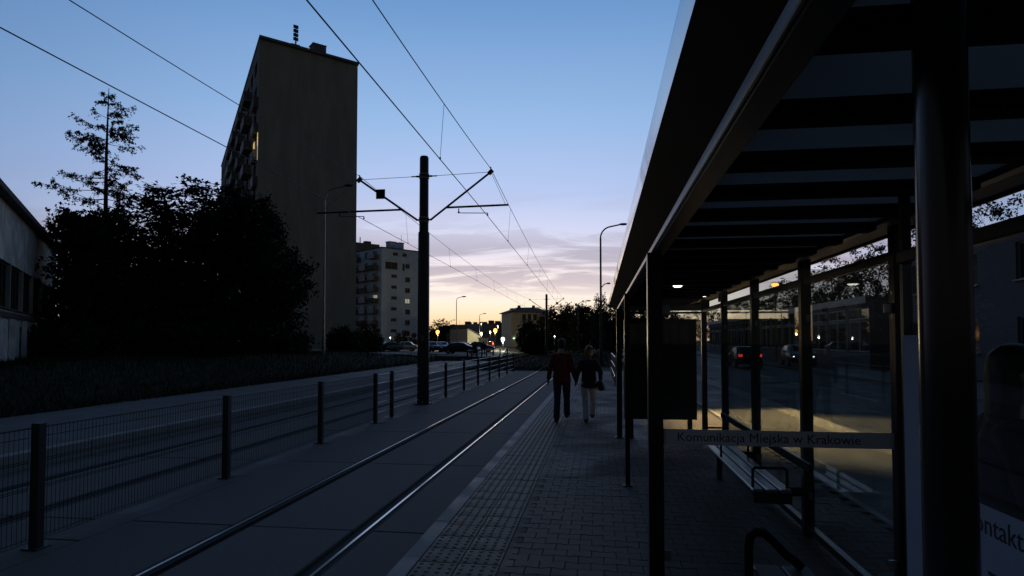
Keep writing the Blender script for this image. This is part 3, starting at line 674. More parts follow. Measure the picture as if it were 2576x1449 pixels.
street_lamp(1131, 150, .3, 2 + 50 / FOC * 150, .8, 'small far street lamp standing at the corner of the gabled hall')
street_lamp(1455, 80, .2, 2 + 97 / FOC * 80, 1.0, 'curved street lamp rising out of the dark tree row behind the walking couple', m='pole_dark')
t6 = street_lamp(1512, 45, .2, 2 + 287 / FOC * 45, 1.35, 'tall dark street lamp beside the end of the shelter roof', m='pole_dark', r=.085)
x, y = t6.location.x, t6.location.y
MB().tube([(x, y, 5.75), (x + .25, y, 6.02), (x + .45, y, 6.08)], .035, 8).ball((x + .55, y, 6.08), .16, 8, 6, (1, .5, .4)).build('side_lantern', 'pole_dark', t6)
def globe_lamp(u, v, D, zb, m, r, label, pw=650, group='lit lamps in the distance'):
    c = P(u, v, D); t = thing('lit_lamp', label, 'lamp', (c.x, c.y, zb), 0, group)
    MB().tube([(c.x, c.y, zb - .2), (c.x, c.y, c.z - r * .6)], [.07, .045], 8).build('post', 'pole_dark', t)
    MB().tube([(c.x, c.y, c.z - r * .75), (c.x, c.y, c.z - r * .6)], [r * .6, r * .7], 10).build('collar', 'pole_dark', t)
    MB().ball(c, r, 14, 10).build('globe', m, t)
    l_ = bpy.data.lights.new('lamp_light', 'POINT'); l_.energy = pw; l_.color = dict(lamp_orange=(1, .48, .12), lamp_white=(1, .88, .48), lamp_cold=(.9, 1, .8))[m]; l_.shadow_soft_size = .1
    lo = link(bpy.data.objects.new('lamp_light', l_), t); lo.location = (0, -.1, c.z - zb - r - .15)
    return t
globe_lamp(1101, 835, 112, .3, 'lamp_orange', .34, 'orange lamp glowing in front of dark trees beside the mast')
globe_lamp(1211, 838, 125, .3, 'lamp_white', .23, 'white lamp glowing at the low end of the hall gable')
globe_lamp(1233, 834, 130, .3, 'lamp_white', .18, 'white lamp glowing on the dark post behind the red car')
globe_lamp(1246, 831, 118, .3, 'lamp_orange', .38, 'orange lamp glowing high on a post between the white lamps')
globe_lamp(1252, 820, 170, .3, 'lamp_white', .18, 'small white lamp shining against the distant block row', 900)
globe_lamp(1211, 814, 175, .3, 'lamp_white', .15, 'small white lamp at the roof edge of the distant block row', 500)
globe_lamp(1265, 853, 100, .3, 'lamp_cold', .32, 'low cold white globe lamp in front of the pale house', 900)
globe_lamp(1053, 846, 112, .3, 'lamp_cold', .17, 'small cold lamp at the foot of the blue-grey block', 60)
globe_lamp(982, 849, 114, .3, 'lamp_cold', .12, 'tiny cold lamp behind the silver hatchback', 30)
globe_lamp(1395, 846, 95, .3, 'lamp_cold', .10, 'tiny white lamp under the dark tree row', 30)
ol = GZ(1952, 52, .24); oz = P(1952, 716, 52).z
t = thing('lit_lamp', 'orange sodium lamp on a tall post across the road behind the glass', 'lamp', ol, 0, 'lit lamps in the distance')
MB().tube([(ol.x, ol.y, .2), (ol.x, ol.y, oz - .1)], [.09, .06], 8).build('post', 'box_yellow', t)  # yellow post: the lamp's glow on it is put into the colour
MB().ball((ol.x, ol.y, oz), .30, 12, 8, (1, 1, .6)).build('globe', 'lamp_orange', t)
MB().tube([(ol.x, ol.y, oz + .15), (ol.x, ol.y, oz + .24)], [.36, .1], 10).build('hood', 'pole_dark', t)
pl = Vector((2.95, YD(2.95, 15.0), PZ))
t = thing('path_lamp', 'slender warm path lamp on the cycle path behind the far shelter bay', 'lamp', pl)
MB().tube([(pl.x, pl.y, PZ - .02), (pl.x, pl.y, PZ + .6), (pl.x, pl.y, 6.75)], [.045, .04, .03], 10).build('pole', 'pole_dark', t)
MB().tube([(pl.x, pl.y, 6.75), (pl.x, pl.y, 6.83), (pl.x, pl.y, 6.93)], [.20, .24, .06], 20).build('hood', 'pole_dark', t)
MB().tube([(pl.x, pl.y, 6.745), (pl.x, pl.y, 6.72)], [.16, .12], 20).build('lens', 'led_warm', t)
l_ = bpy.data.lights.new('path_lamp_light', 'SPOT'); l_.energy = 9500; l_.color = (1, .70, .32); l_.spot_size = math.radians(64); l_.spot_blend = .5; l_.shadow_soft_size = .12
lo = link(bpy.data.objects.new('path_lamp_light', l_), t); lo.location = (0, 0, 6.70 - PZ); lo.rotation_euler = Vector((1.75, -2.0, -6.45)).to_track_quat('-Z', 'Y').to_euler()
# ------------------------------------------------------------------ buildings
ZU = Vector((0, 0, 1))
def facade(b, o, ud, Wd, Ht, rects, rec=.16):
    n = ud.cross(ZU); us = sorted({0, Wd} | {q for r in rects for q in r[:2]}); vs_ = sorted({0, Ht} | {q for r in rects for q in r[2:4]})
    pt = lambda u, v, d=0: o + ud * u + ZU * v - n * d
    for i in range(len(us) - 1):
        for j in range(len(vs_) - 1):
            cu, cv = (us[i] + us[i + 1]) / 2, (vs_[j] + vs_[j + 1]) / 2
            if any(r[0] < cu < r[1] and r[2] < cv < r[3] for r in rects): continue
            b.add([pt(us[i], vs_[j]), pt(us[i + 1], vs_[j]), pt(us[i + 1], vs_[j + 1]), pt(us[i], vs_[j + 1])], [(0, 1, 2, 3)])
    for r in rects:
        a, c, d, e = r[:4]; q = [(a, d), (c, d), (c, e), (a, e)]
        for k in range(4):
            p0, p1 = q[k], q[(k + 1) % 4]; b.add([pt(*p0), pt(*p1), pt(*p1, rec), pt(*p0, rec)], [(0, 1, 2, 3)])
def windows(parent, o, ud, rects, rec=.16, fr='frame_grey', pane='dark_pane', w=.06, split=1, lit={}, sill=True):
    n = ud.cross(ZU)
    for i, r in enumerate(rects):
        a, c, d, e = r[:4]; ctr = lambda u, v, dd: o + ud * u + ZU * v - n * dd
        b = MB(); dd = rec - .03
        b.beam(ctr(a, d + w / 2, dd), ctr(c, d + w / 2, dd), .06, w); b.beam(ctr(a, e - w / 2, dd), ctr(c, e - w / 2, dd), .06, w)
        for k in range(split + 1):
            uu = a + w / 2 + (c - a - w) * k / split; b.beam(ctr(uu, d + w, dd), ctr(uu, e - w, dd), .06 if abs(n.y) > abs(n.x) else w, w if abs(n.y) > abs(n.x) else .06, n)
        if sill: b.beam(ctr(a - .08, d - .04, -.04), ctr(c + .08, d - .04, -.04), .16, .05)
        wo = b.build('window', fr, parent)
        MB().add([ctr(a, d, rec), ctr(c, d, rec), ctr(c, e, rec), ctr(a, e, rec)], [(0, 1, 2, 3)]).build('pane', lit.get(i, pane), wo, 0)
# the slab tower: corner facing us, long side running away to the left
TD = 69.0; tl, tr = P(653.5, 97, TD), P(900, 165, TD * 759 / 691)
tz = tl.z; gz = 1.0; a0 = Vector((tl.x, tl.y, gz)); a1 = Vector((tr.x, tr.y, gz)); ud = (a1 - a0); GW = ud.length; ud.normalize()
fd_cam = (RT * -.545 + Vector((FW.x, FW.y, 0)).normalized()); fd = Vector((fd_cam.x, fd_cam.y, 0)).normalized(); LN = 58.0
tw = thing('tower_block', 'tall slab tower block with a blank beige end wall and balconies', 'building', a0)
H = tz - gz
b = MB(); b.add([a0, a1, a1 + fd * LN, a0 + fd * LN, a0 + ZU * H, a1 + ZU * H, a1 + fd * LN + ZU * H, a0 + fd * LN + ZU * H],
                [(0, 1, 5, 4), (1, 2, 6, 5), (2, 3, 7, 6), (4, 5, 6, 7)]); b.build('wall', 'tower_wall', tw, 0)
b = MB(); fo = a0 + fd * LN; rects = []
for fl in range(11):
    for k in range(14):
        u0 = 1.6 + 4.0 * k; rects.append((u0, u0 + 2.3, 1.6 + fl * 2.95, 3.1 + fl * 2.95))
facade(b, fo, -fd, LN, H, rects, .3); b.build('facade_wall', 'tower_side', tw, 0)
fn = (-fd).cross(ZU)
vis_r = [r for r in rects if r[0] > LN - 36]
windows(tw, fo, -fd, vis_r, .3, 'frame_grey', 'dark_pane', .08, 1, {}, False)
BAYS = [(LN - 3.4, LN - .9), (LN - 11.5, LN - 7.8), (LN - 19.5, LN - 15.8), (LN - 28, LN - 24), (LN - 36, LN - 32)]
rg = random.Random(11)
for bi, (u0, u1) in enumerate(BAYS):
    for fl in range(1, 11):
        if bi == 0 and fl > 9: continue
        zz = gz + fl * 2.95 + .25; o = fo - fd * u0; e = fo - fd * u1
        dep = .75 if bi else .40
        q = [o, e, e + fn * dep, o + fn * dep]; bo = MB().add([p + ZU * (zz - gz) for p in q] + [p + ZU * (zz - gz + .16) for p in q], [(3, 2, 1, 0), (4, 5, 6, 7), (0, 1, 5, 4), (1, 2, 6, 5), (2, 3, 7, 6), (3, 0, 4, 7)]).build('balcony', 'tower_side', tw, 0)
        o2, e2 = o + fn * (dep + .03), e + fn * (dep + .03); hh = 1.05
        for (pa, pb) in ((o2, o2.lerp(e2, .47)), (o2.lerp(e2, .53), e2)):
            MB().beam(pa + ZU * (zz - gz + .66), pb + ZU * (zz - gz + .66), .05, hh).build('balcony_panel', 'balcony_panel' if rg.random() < .7 else 'tower_side', bo)
        for pp in (o, e): MB().beam(pp + ZU * (zz - gz + .7), pp + fn * dep + ZU * (zz - gz + .7), .04, .9).build('side_panel', 'tower_side', bo)
# two lit openings beside the corner
for k, (v0, u0, u1, hh, m) in enumerate(((348, LN - 4.6, LN - 3.6, 1.0, 'win_warm'), (350, LN - .75, LN - .35, 1.5, 'win_warm'), (372, LN - .72, LN - .38, 2.6, 'win_pale'))):
    zc = P(640, v0, TD).z; o = fo - fd * u0 + fn * .01; e = fo - fd * u1 + fn * .01
    MB().beam(Vector((o.x, o.y, zc)), Vector((e.x, e.y, zc)), .06, hh).build('lit_window', m, tw)
# roof edge and plant
b = MB(); rr = [a0, a1, a1 + fd * LN, a0 + fd * LN]; cen = sum(rr, Vector()) / 4
b.prism([tuple((cen + (p - cen) * 1.012).xy) for p in rr], 'z', gz + H, gz + H + .28); b.build('roof_edge', 'tower_side', tw)
def rbox(par, base, ud, w, d, h, name, m):
    vd = ud.cross(ZU) * -1; q = [base, base + ud * w, base + ud * w + vd * d, base + vd * d]
    return MB().prism([tuple(p.xy) for p in q], 'z', base.z, base.z + h).build(name, m, par)
r0 = a0 + ZU * (H + .28)
rbox(tw, r0 + ud * (GW * .54) + fd * .8, ud, 1.5, 1.4, 1.35, 'vent_stack', 'tower_side')
c_ = rbox(tw, r0 + ud * (GW * .53) + fd * .7, ud, 1.7, 1.6, .02, 'vent_cap', 'tower_side'); c_.location.z += 1.36
pm_ = r0 + ud * (GW * .36) + fd * 1.0
rbox(tw, pm_ - ud * .5, ud, 1.0, .9, .7, 'mast_plinth', 'tower_side')
b = MB().tube([pm_ + ZU * .6, pm_ + ZU * 2.9], .09, 8)
for k in range(4):
    for s in (-1, 1): b.beam(pm_ + ud * (s * .19) + ZU * (1.1 + .48 * k), pm_ + ud * (s * .19) + ZU * (1.46 + .48 * k), .16, .14)
b.build('antenna_mast', 'antenna', tw)
# blue-grey block
BD = 150.0; bl, br = P(960, 623, BD), P(1052, 634, BD * 233 / 222); bz0 = .3
c0 = Vector((bl.x, bl.y, bz0)); c1 = Vector((br.x, br.y, bz0)); ud = c1 - c0; BW = ud.length; ud.normalize(); BH = bl.z - bz0; vd = -(ud.cross(ZU)); DEP = 13.0
bb_ = thing('apartment_block', 'pale blue-grey apartment block with stair windows and balconies behind parked cars', 'building', c0)
nf = 9; fh = BH / nf; rects = []; sr = []
for i in range(nf):
    zc = i * fh
    if i == nf - 1: rects += [(BW * .30, BW * .44, zc + 1.1, zc + 1.9), (BW * .56, BW * .68, zc + 1.1, zc + 1.9)]
    elif i == nf - 2: rects += [(BW * .10, BW * .43, zc + .4, zc + 2.1), (BW * .56, BW * .63, zc + .3, zc + 2.0), (BW * .645, BW * .76, zc + .9, zc + 2.0)]
    else: rects += [(BW * .26, BW * .41, zc + 1.0, zc + 1.75)]
    if i < nf - 1: sr += [(BW * .64, BW * .78, zc + .15 + (.9 if i == nf - 2 else 0) * 0 - .0, zc + (1.35 if i != nf - 2 else .4))]
sr = [r for r in sr if r[3] - r[2] > .6]
b = MB(); facade(b, c0, ud, BW, BH, rects + sr, .22)
b.add([c1, c1 + vd * DEP, c1 + vd * DEP + ZU * BH, c1 + ZU * BH], [(0, 1, 2, 3)]); b.add([c0 + ZU * BH, c1 + ZU * BH, c1 + vd * DEP + ZU * BH, c0 + vd * DEP + ZU * BH], [(0, 1, 2, 3)])
lo = c0 + vd * DEP; lrects = []
for i in range(1, nf):
    for k in range(3): lrects.append((1.2 + k * 4.0, 3.2 + k * 4.0, i * fh + .5, i * fh + 2.1))
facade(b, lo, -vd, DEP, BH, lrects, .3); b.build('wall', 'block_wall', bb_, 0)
windows(bb_, c0, ud, rects, .22, 'frame_grey', 'dark_pane', .07, 2); windows(bb_, c0, ud, sr, .22, 'frame_grey', 'dark_pane', .07, 2, {4: 'win_pale'})
windows(bb_, lo, -vd, lrects, .3, 'frame_white', 'dark_pane', .08, 2, {11: 'win_pale'})
ln = (-vd).cross(ZU)
for i in range(1, nf):
    for k in (0, 1, 2):
        if i == nf - 1 and k == 1: continue
        o = lo - vd * (.8 + 4.0 * k); e = o - vd * 2.9; zz = bz0 + i * fh + .1
        q = [o, e, e + ln * 1.3, o + ln * 1.3]; bo = MB().prism([tuple(p.xy) for p in q], 'z', zz, zz + .15).build('balcony', 'loggia', bb_)
        MB().beam(Vector((q[3].x, q[3].y, zz + .65)), Vector((q[2].x, q[2].y, zz + .65)), .06, 1.0).build('balcony_panel', 'balcony_panel' if (i + k) % 3 else 'loggia', bo)
        for pp in (o, e): MB().beam(Vector((pp.x, pp.y, zz + .65)), Vector((pp.x + ln.x * 1.3, pp.y + ln.y * 1.3, zz + .65)), .05, .9).build('side_panel', 'loggia', bo)
for u0, w_ in ((.30, 1.9), (.56, 1.4)):
    rbox(bb_, c0 + ud * (BW * u0) + vd * 1.5 + ZU * BH, ud, w_, 1.6, 1.9, 'chimney', 'block_wall'); q = rbox(bb_, c0 + ud * (BW * u0 - .12) + vd * 1.38 + ZU * (BH + 1.9), ud, w_ + .24, 1.84, .2, 'chimney_cap', 'tower_side')
b = MB().prism([tuple(p.xy) for p in (c0 - ud * .15 - vd * .15, c1 + ud * .15 - vd * .15, c1 + ud * .15 + vd * DEP, c0 - ud * .15 + vd * DEP)], 'z', bz0 + BH, bz0 + BH + .25); b.build('roof_edge', 'loggia', bb_)
a_ = c0 + ud * BW * .78 + vd * 4 + ZU * BH; MB().tube([a_, a_ + ZU * 4.5], .05, 6).build('antenna', 'antenna', bb_)
# brown block behind it
q0, q1 = P(868, 606, 175), P(955, 617, 182)
bo_ = thing('apartment_block', 'dull brown apartment block showing between the tower and the blue-grey block', 'building', (q0.x, q0.y, .3))
o0, o1 = Vector((q0.x, q0.y, .3)), Vector((q1.x, q1.y, .3)); udx = (o1 - o0).normalized(); wx = (o1 - o0).length; hx = q0.z - .3
rects = [(1 + 3.1 * k, 2.4 + 3.1 * k, .9 + 2.9 * i, 2.3 + 2.9 * i) for k in range(int(wx / 3.1)) for i in range(int(hx / 2.9) - 1)]
b = MB(); facade(b, o0, udx, wx, hx, rects); vdx = -(udx.cross(ZU)); b.add([o1, o1 + vdx * 12, o1 + vdx * 12 + ZU * hx, o1 + ZU * hx], [(0, 1, 2, 3)]); b.add([o0 + ZU * hx, o1 + ZU * hx, o1 + vdx * 12 + ZU * hx, o0 + vdx * 12 + ZU * hx], [(0, 1, 2, 3)])
b.build('wall', 'block_brown', bo_, 0); windows(bo_, o0, udx, [r for r in rects if r[0] > wx * .3], .16)
rbox(bo_, o0 + udx * (wx * .68) + vdx * 2 + ZU * hx, udx, 1.8, 1.5, 1.0, 'chimney', 'block_brown')
aa = o0 + udx * (wx * .52) + vdx * 2 + ZU * hx; MB().tube([aa, aa + ZU * 1.9], .14, 6).build('vent_pipe', 'antenna', bo_)
# pale four storey house with a hipped roof
HD = 150.0; h0, h1 = P(1287, 784, HD), P(1373, 784, HD + 2.2); hb = .3
o0, o1 = Vector((h0.x, h0.y, hb)), Vector((h1.x, h1.y, hb)); udh = (o1 - o0).normalized(); wh = (o1 - o0).length; vdh = -(udh.cross(ZU)); hh = h0.z - hb; dh = 10
hs = thing('pale_house', 'pale four storey house with hipped roof and balconies behind the far mast', 'building', o0)
rects = []
for i in range(3):
    for k, uu in enumerate((.34, .50, .66)): rects.append((wh * uu - .3, wh * uu + .7, 1.6 + i * 2.45, 3.1 + i * 2.45))
b = MB(); facade(b, o0, udh, wh, hh, rects)
b.add([o0 + vdh * dh, o0, o0 + ZU * hh, o0 + vdh * dh + ZU * hh], [(0, 1, 2, 3)]); b.add([o1, o1 + vdh * dh, o1 + vdh * dh + ZU * hh, o1 + ZU * hh], [(0, 1, 2, 3)]); b.build('wall', 'house_wall', hs, 0)
windows(hs, o0, udh, rects, .16, 'frame_grey', 'dark_pane', .07, 1)
ev = [o0 - udh * .5 - vdh * .5, o1 + udh * .5 - vdh * .5, o1 + udh * .5 + vdh * (dh + .5), o0 - udh * .5 + vdh * (dh + .5)]; ev = [p + ZU * hh for p in ev]
r1, r2 = o0 + udh * 2.4 + vdh * dh * .35 + ZU * (hh + 1.25), o1 - udh * .6 + vdh * dh * .35 + ZU * (hh + 1.15)
b = MB().add(ev + [r1, r2] + [p - ZU * .18 for p in ev], [(0, 1, 5, 4), (1, 2, 5), (2, 3, 4, 5), (3, 0, 4), (6, 7, 1, 0), (7, 8, 2, 1), (8, 9, 3, 2), (9, 6, 0, 3), (9, 8, 7, 6)]); b.build('roof', 'roof_tile', hs, 0)
dm = rbox(hs, o0 + udh * .3 + vdh * 1.0 + ZU * hh, udh, 1.1, 2.0, .9, 'dormer', 'house_wall')
rbox(hs, r1 + udh * .2 - ZU * .2, udh, .6, .6, .7, 'chimney', 'roof_tile'); rbox(hs, r1.lerp(r2, .7) - ZU * .2, udh, .6, .6, .8, 'chimney', 'roof_tile')
nh = udh.cross(ZU)
for i in range(4):
    o = o0 + udh * (wh * .80) + ZU * (.4 + i * 2.2); e = o0 + udh * (wh * .99) + ZU * (.4 + i * 2.2)
    bo = MB().beam(o + nh * .55, e + nh * .55, 1.05, .12).build('balcony', 'frame_grey', hs)
    b = MB(); b.beam(o + nh * 1.08 + ZU * .9, e + nh * 1.08 + ZU * .9, .05, .05)
    for k in range(7): pp = o.lerp(e, k / 6) + nh * 1.08; b.tube([pp, pp + ZU * .9], .02, 5)
    b.build('railing', 'frame_grey', bo)
    for uu in (0, 1):
        pp = o.lerp(e, uu) + nh * 1.0; MB().tube([pp, pp + ZU * 2.2], .04, 6).build('support', 'frame_grey', bo)
gl_ = o0 + udh * .55 + nh * .12; gl_.z = P(1292, 851, HD).z
MB().ball(gl_, .17, 12, 8, (1.5, .8, .7)).build('wall_lamp', 'lamp_green', hs)
dl = o0 + udh * (wh * .86) + nh * .05; MB().beam(dl + ZU * .9, dl + udh * 1.0 + ZU * .9, .06, 1.2).build('lit_window', 'win_far', hs)
# gabled hall, shed, row of distant blocks
k0, k1, k2 = GZ(1132, 135, .3), GZ(1176, 128, .3), GZ(1207, 133, .3)
hl_ = thing('gabled_hall', 'low pale hall with a sloping gable lit by yellow street lamps', 'building', k0)
e0 = P(1132, 829, 135).z; e1 = P(1176, 828, 128).z; e2 = P(1207, 846, 133).z
bk = Vector((FW.x, FW.y, 0)).normalized() * 14
b = MB().add([k0, k1, Vector((k1.x, k1.y, e1)), Vector((k0.x, k0.y, e0)), k2, Vector((k2.x, k2.y, e2)), k0 + bk, Vector((k0.x + bk.x, k0.y + bk.y, e0)), k2 + bk, Vector((k2.x + bk.x, k2.y + bk.y, e2))],
             [(0, 1, 2, 3), (1, 4, 5, 2), (6, 0, 3, 7), (4, 8, 9, 5)]); b.build('wall', 'hall_wall', hl_, 0)
u3 = lambda p, z: Vector((p.x, p.y, z)); off = Vector((0, 0, .14))
b = MB().add([u3(k0, e0 + .02) , u3(k1, e1 + .02), u3(k2, e2 + .02), u3(k2 + bk, e2 + .02), u3(k1 + bk, e1 + .02), u3(k0 + bk, e0 + .02)] + [u3(k0, e0 + .2), u3(k1, e1 + .2), u3(k2, e2 + .2), u3(k2 + bk, e2 + .2), u3(k1 + bk, e1 + .2), u3(k0 + bk, e0 + .2)],
             [(6, 7, 10, 11), (7, 8, 9, 10), (0, 1, 7, 6), (1, 2, 8, 7), (0, 1, 4, 5), (1, 2, 3, 4)]); b.build('roof', 'roof_tile', hl_, 0)
udk = (k1 - k0).normalized(); nk = udk.cross(ZU)
for i in range(4):
    pp = k0 + udk * (.8 + (k1 - k0).length * .22 * i) + nk * .12; MB().beam(pp, pp + ZU * 1.6, .14, .14).build('pilaster', 'frame_white', hl_)
s0, s1 = GZ(1204, 112, .3), GZ(1226, 112, .3); uds = (s1 - s0).normalized()
sd_ = thing('small_shed', 'small yellowish shed with flat roof in front of the hall', 'shed', s0)
rbox(sd_, s0, uds, (s1 - s0).length, 2, P(1215, 852, 112).z - .3, 'wall', 'hall_wall'); q = rbox(sd_, s0 - uds * .15 + uds.cross(ZU) * .15 + ZU * (P(1215, 852, 112).z - .3), uds, (s1 - s0).length + .3, 2.3, .12, 'roof', 'frame_grey')
b = MB()
for k in range(3): pp = s0 + uds * (.35 + .5 * k) + uds.cross(ZU) * .03; b.beam(pp + ZU * .1, pp + ZU * 1.6, .05, .05)
b.build('door_rib', 'frame_grey', sd_)
far = [(1086, 1134, 838, 210, 'far_wall'), (1128, 1176, 819, 240, 'far_wall'), (1174, 1214, 816, 250, 'far_wall'), (1208, 1248, 814, 235, 'far_wall'), (1244, 1276, 813, 245, 'block_brown'), (1270, 1302, 816, 255, 'block_brown')]
names = ['behind the trees beside the thick mast', 'with a round roof end behind the hall', 'behind the gable peak of the hall', 'above the white lamps', 'behind the high orange lamp', 'touching the eaves of the pale house']
for (u0, u1, v, D, m), nm in zip(far, names):
    o0, o1 = GZ(u0, D, .3), GZ(u1, D + 4, .3); zt = P(u0, v, D).z; uf = (o1 - o0).normalized(); wf_ = (o1 - o0).length
    t = thing('distant_block', 'dark distant flat roofed housing block ' + nm, 'building', o0, 0, 'row of distant housing blocks')
    nfl = max(1, int((zt - .3) / 2.7)); rects = [(.8 + 2.6 * k, 2.0 + 2.6 * k, .9 + 2.7 * i, 2.1 + 2.7 * i) for k in range(int((wf_ - 1) / 2.6)) for i in range(nfl) if 2.1 + 2.7 * i < zt - .5]
    b = MB(); facade(b, o0, uf, wf_, zt - .3, rects); vf = -(uf.cross(ZU)); b.add([o0 + ZU * (zt - .3), o1 + ZU * (zt - .3), o1 + vf * 10 + ZU * (zt - .3), o0 + vf * 10 + ZU * (zt - .3)], [(0, 1, 2, 3)])
    b.add([o0 + vf * 10, o0, o0 + ZU * (zt - .3), o0 + vf * 10 + ZU * (zt - .3)], [(0, 1, 2, 3)]); b.add([o1, o1 + vf * 10, o1 + vf * 10 + ZU * (zt - .3), o1 + ZU * (zt - .3)], [(0, 1, 2, 3)])
    b.build('wall', m, t, 0); windows(t, o0, uf, rects, .16, 'far_wall', 'dark_pane', .08, 1, {}, False)
    for k in range(2 + int(wf_ / 5)):
        uu = RNG.uniform(.5, wf_ - 2.2); rbox(t, o0 + uf * uu + vf * RNG.uniform(.5, 4) + ZU * (zt - .3), uf, RNG.uniform(.7, 2.2), 1.2, RNG.uniform(.4, 1.3), 'chimney', 'roof_tile')
    aa = o0 + uf * RNG.uniform(1, wf_ - 1) + vf * 2 + ZU * (zt - .3); MB().tube([aa, aa + ZU * 2.2], .04, 5).build('antenna', 'antenna', t)
# old workshop at the left edge
w0 = GZ(-30, 24.2, .35); wd = (RT * -.59 + Vector((FW.x, FW.y, 0)).normalized()); wd = Vector((wd.x, wd.y, 0)).normalized(); ws_ = w0 - wd * 6.0; WL = 27.5
wk = thing('old_workshop', 'old pale rendered workshop with a dark window strip at the foot of the bank', 'building', w0)
zt = P(0, 483, 25).z; we = ws_ + wd * WL
# outward side of this wall faces right (towards the tracks): run it from far to near
rects = [(.3 + 3.4 * k, 3.58 + 3.4 * k, 3.05, 5.05) for k in range(8)]; dr = [(1.2, 4.1, .0, 2.2), (13.2, 16.0, .0, 2.3), (19.5, 21.6, 0, 2.3)]
b = MB(); facade(b, ws_, wd, WL, zt - .35, rects + [(r[0], r[1], .15, r[3]) for r in dr], .22)
wn = wd.cross(ZU); b.add([we, we - wn * 9, we - wn * 9 + ZU * (zt - .35), we + ZU * (zt - .35)], [(0, 1, 2, 3)]); b.build('wall', 'workshop_wall', wk, 0)
windows(wk, ws_, wd, rects, .22, 'workshop_dark', 'dark_pane', .09, 4); windows(wk, ws_, wd, [(r[0], r[1], .15, r[3]) for r in dr], .22, 'workshop_dark', 'workshop_dark', .09, 2, {}, False)
MB().beam(we + ZU * (zt - .25) + wn * .12, ws_ + ZU * (zt - .25) + wn * .12, .55, .22).build('eaves', 'workshop_dark', wk)
b = MB().add([we + ZU * (zt - .13) + wn * .4, ws_ + ZU * (zt - .13) + wn * .4, ws_ + ZU * (zt + .9) - wn * 8, we + ZU * (zt + .9) - wn * 8], [(0, 1, 2, 3)]); b.build('roof', 'roof_tile', wk, 0)
MB().beam(we + ZU * 2.75 + wn * .05, ws_ + ZU * 2.75 + wn * .05, .18, .22).build('string_course', 'workshop_dark', wk)
for k in range(9): pp = ws_ + wd * (.15 + 3.4 * k) + wn * .07; MB().beam(pp + ZU * .0, pp + ZU * 2.6, .14, .3).build('pilaster', 'workshop_wall', wk)
MB().tube([we - wd * 1.0 + wn * .2 + ZU * (zt - .5), we - wd * 1.0 + wn * .2], .06, 8).build('downpipe', 'workshop_dark', wk)
an = we - wd * 4 + ZU * (zt + .1); MB().tube([an - wn * .5, an - wn * .5 + ZU * .5, an + wn * .2 + ZU * .62, an + wn * .35 + ZU * .3], .025, 6).build('cable_loop', 'antenna', wk)
# low annex wall bits seen past its corner
ax = GZ(158, 44, .4); t = thing('annex_wall', 'short pale wall stub showing past the workshop corner behind shrubs', 'wall', ax)
rbox(t, ax - RT * .3, RT.copy(), 1.5, .5, P(158, 690, 44).z - .4, 'wall', 'workshop_wall'); rbox(t, ax - RT * .36 + ZU * (P(158, 690, 44).z - .4) - Vector((FW.x, FW.y, 0)) * .06, RT.copy(), 1.62, .62, .12, 'coping', 'workshop_dark')
# pavilion across the road
VX = 16.0; vy0, vy1 = YD(VX, 37.5), YD(VX, 92)
pv = thing('glazed_pavilion', 'low pavilion across the road with large windows mirroring the evening sky', 'building', (VX, (vy0 + vy1) / 2, .24))
VH = 4.0; o = Vector((VX, vy1, .24)); uv = Vector((0, -1, 0)); LV = vy1 - vy0; n_ = int(LV / 3.6); rects = []
for k in range(n_):
    a = .4 + k * LV / n_; c = a + LV / n_ - .45; rects += [(a, c, 1.05, 2.95), (a, c, 3.05, 3.75)]
b = MB(); facade(b, o, uv, LV, VH, rects, .12); b.add([Vector((VX, vy0, .24)), Vector((VX + 12, vy0, .24)), Vector((VX + 12, vy0, .24 + VH)), Vector((VX, vy0, .24 + VH))], [(0, 1, 2, 3)]); b.build('wall', 'pav_wall', pv, 0)
windows(pv, o, uv, rects, .12, 'frame_white', 'pavilion_pane', .07, 2, {}, False)
MB().box(VX - .25, VX + 12, vy0 - .2, vy1, .24 + VH, .24 + VH + .35).build('roof', 'pav_wall', pv)
MB().box(VX - .29, VX - .252, vy0 - .2, vy1, .24 + VH - .02, .24 + VH + .4).build('roof_edge', 'frame_white', pv)
gy0, gy1 = 6.0, vy0 - 2.0
gb = thing('grey_building', 'plain dark grey building across the road seen past the round column', 'building', (16.6, (gy0 + gy1) / 2, .24))
rects = [(2 + 4.2 * k, 3.6 + 4.2 * k, 1.2 + 3 * i, 2.7 + 3 * i) for k in range(int((gy1 - gy0 - 3) / 4.2)) for i in range(2)]
b = MB(); facade(b, Vector((16.6, gy1, .24)), uv, gy1 - gy0, 6.3, rects, .15); b.add([Vector((16.6, gy1, .24)), Vector((27, gy1, .24)), Vector((27, gy1, 6.54)), Vector((16.6, gy1, 6.54))], [(0, 1, 2, 3)]); b.build('wall', 'grey_wall', gb, 0)
windows(gb, Vector((16.6, gy1, .24)), uv, rects, .15, 'frame_grey'); MB().box(16.35, 27, gy0, gy1 + .2, 6.54, 6.8).build('roof', 'pav_wall', gb)
# road sign across the road
sp = GZ(2000, 40, .24); t = thing('road_sign', 'rectangular road sign on two posts across the road', 'sign', sp)
zc = P(2000, 800, 40).z
for s in (-.25, .25): MB().tube([(sp.x + s, sp.y, .2), (sp.x + s, sp.y, zc + .25)], .03, 8).build('post', 'galv', t)
MB().bev(sp.x - .48, sp.x + .48, sp.y - .06, sp.y - .035, zc - .24, zc + .24, .005).build('panel', 'sign_blue', t)
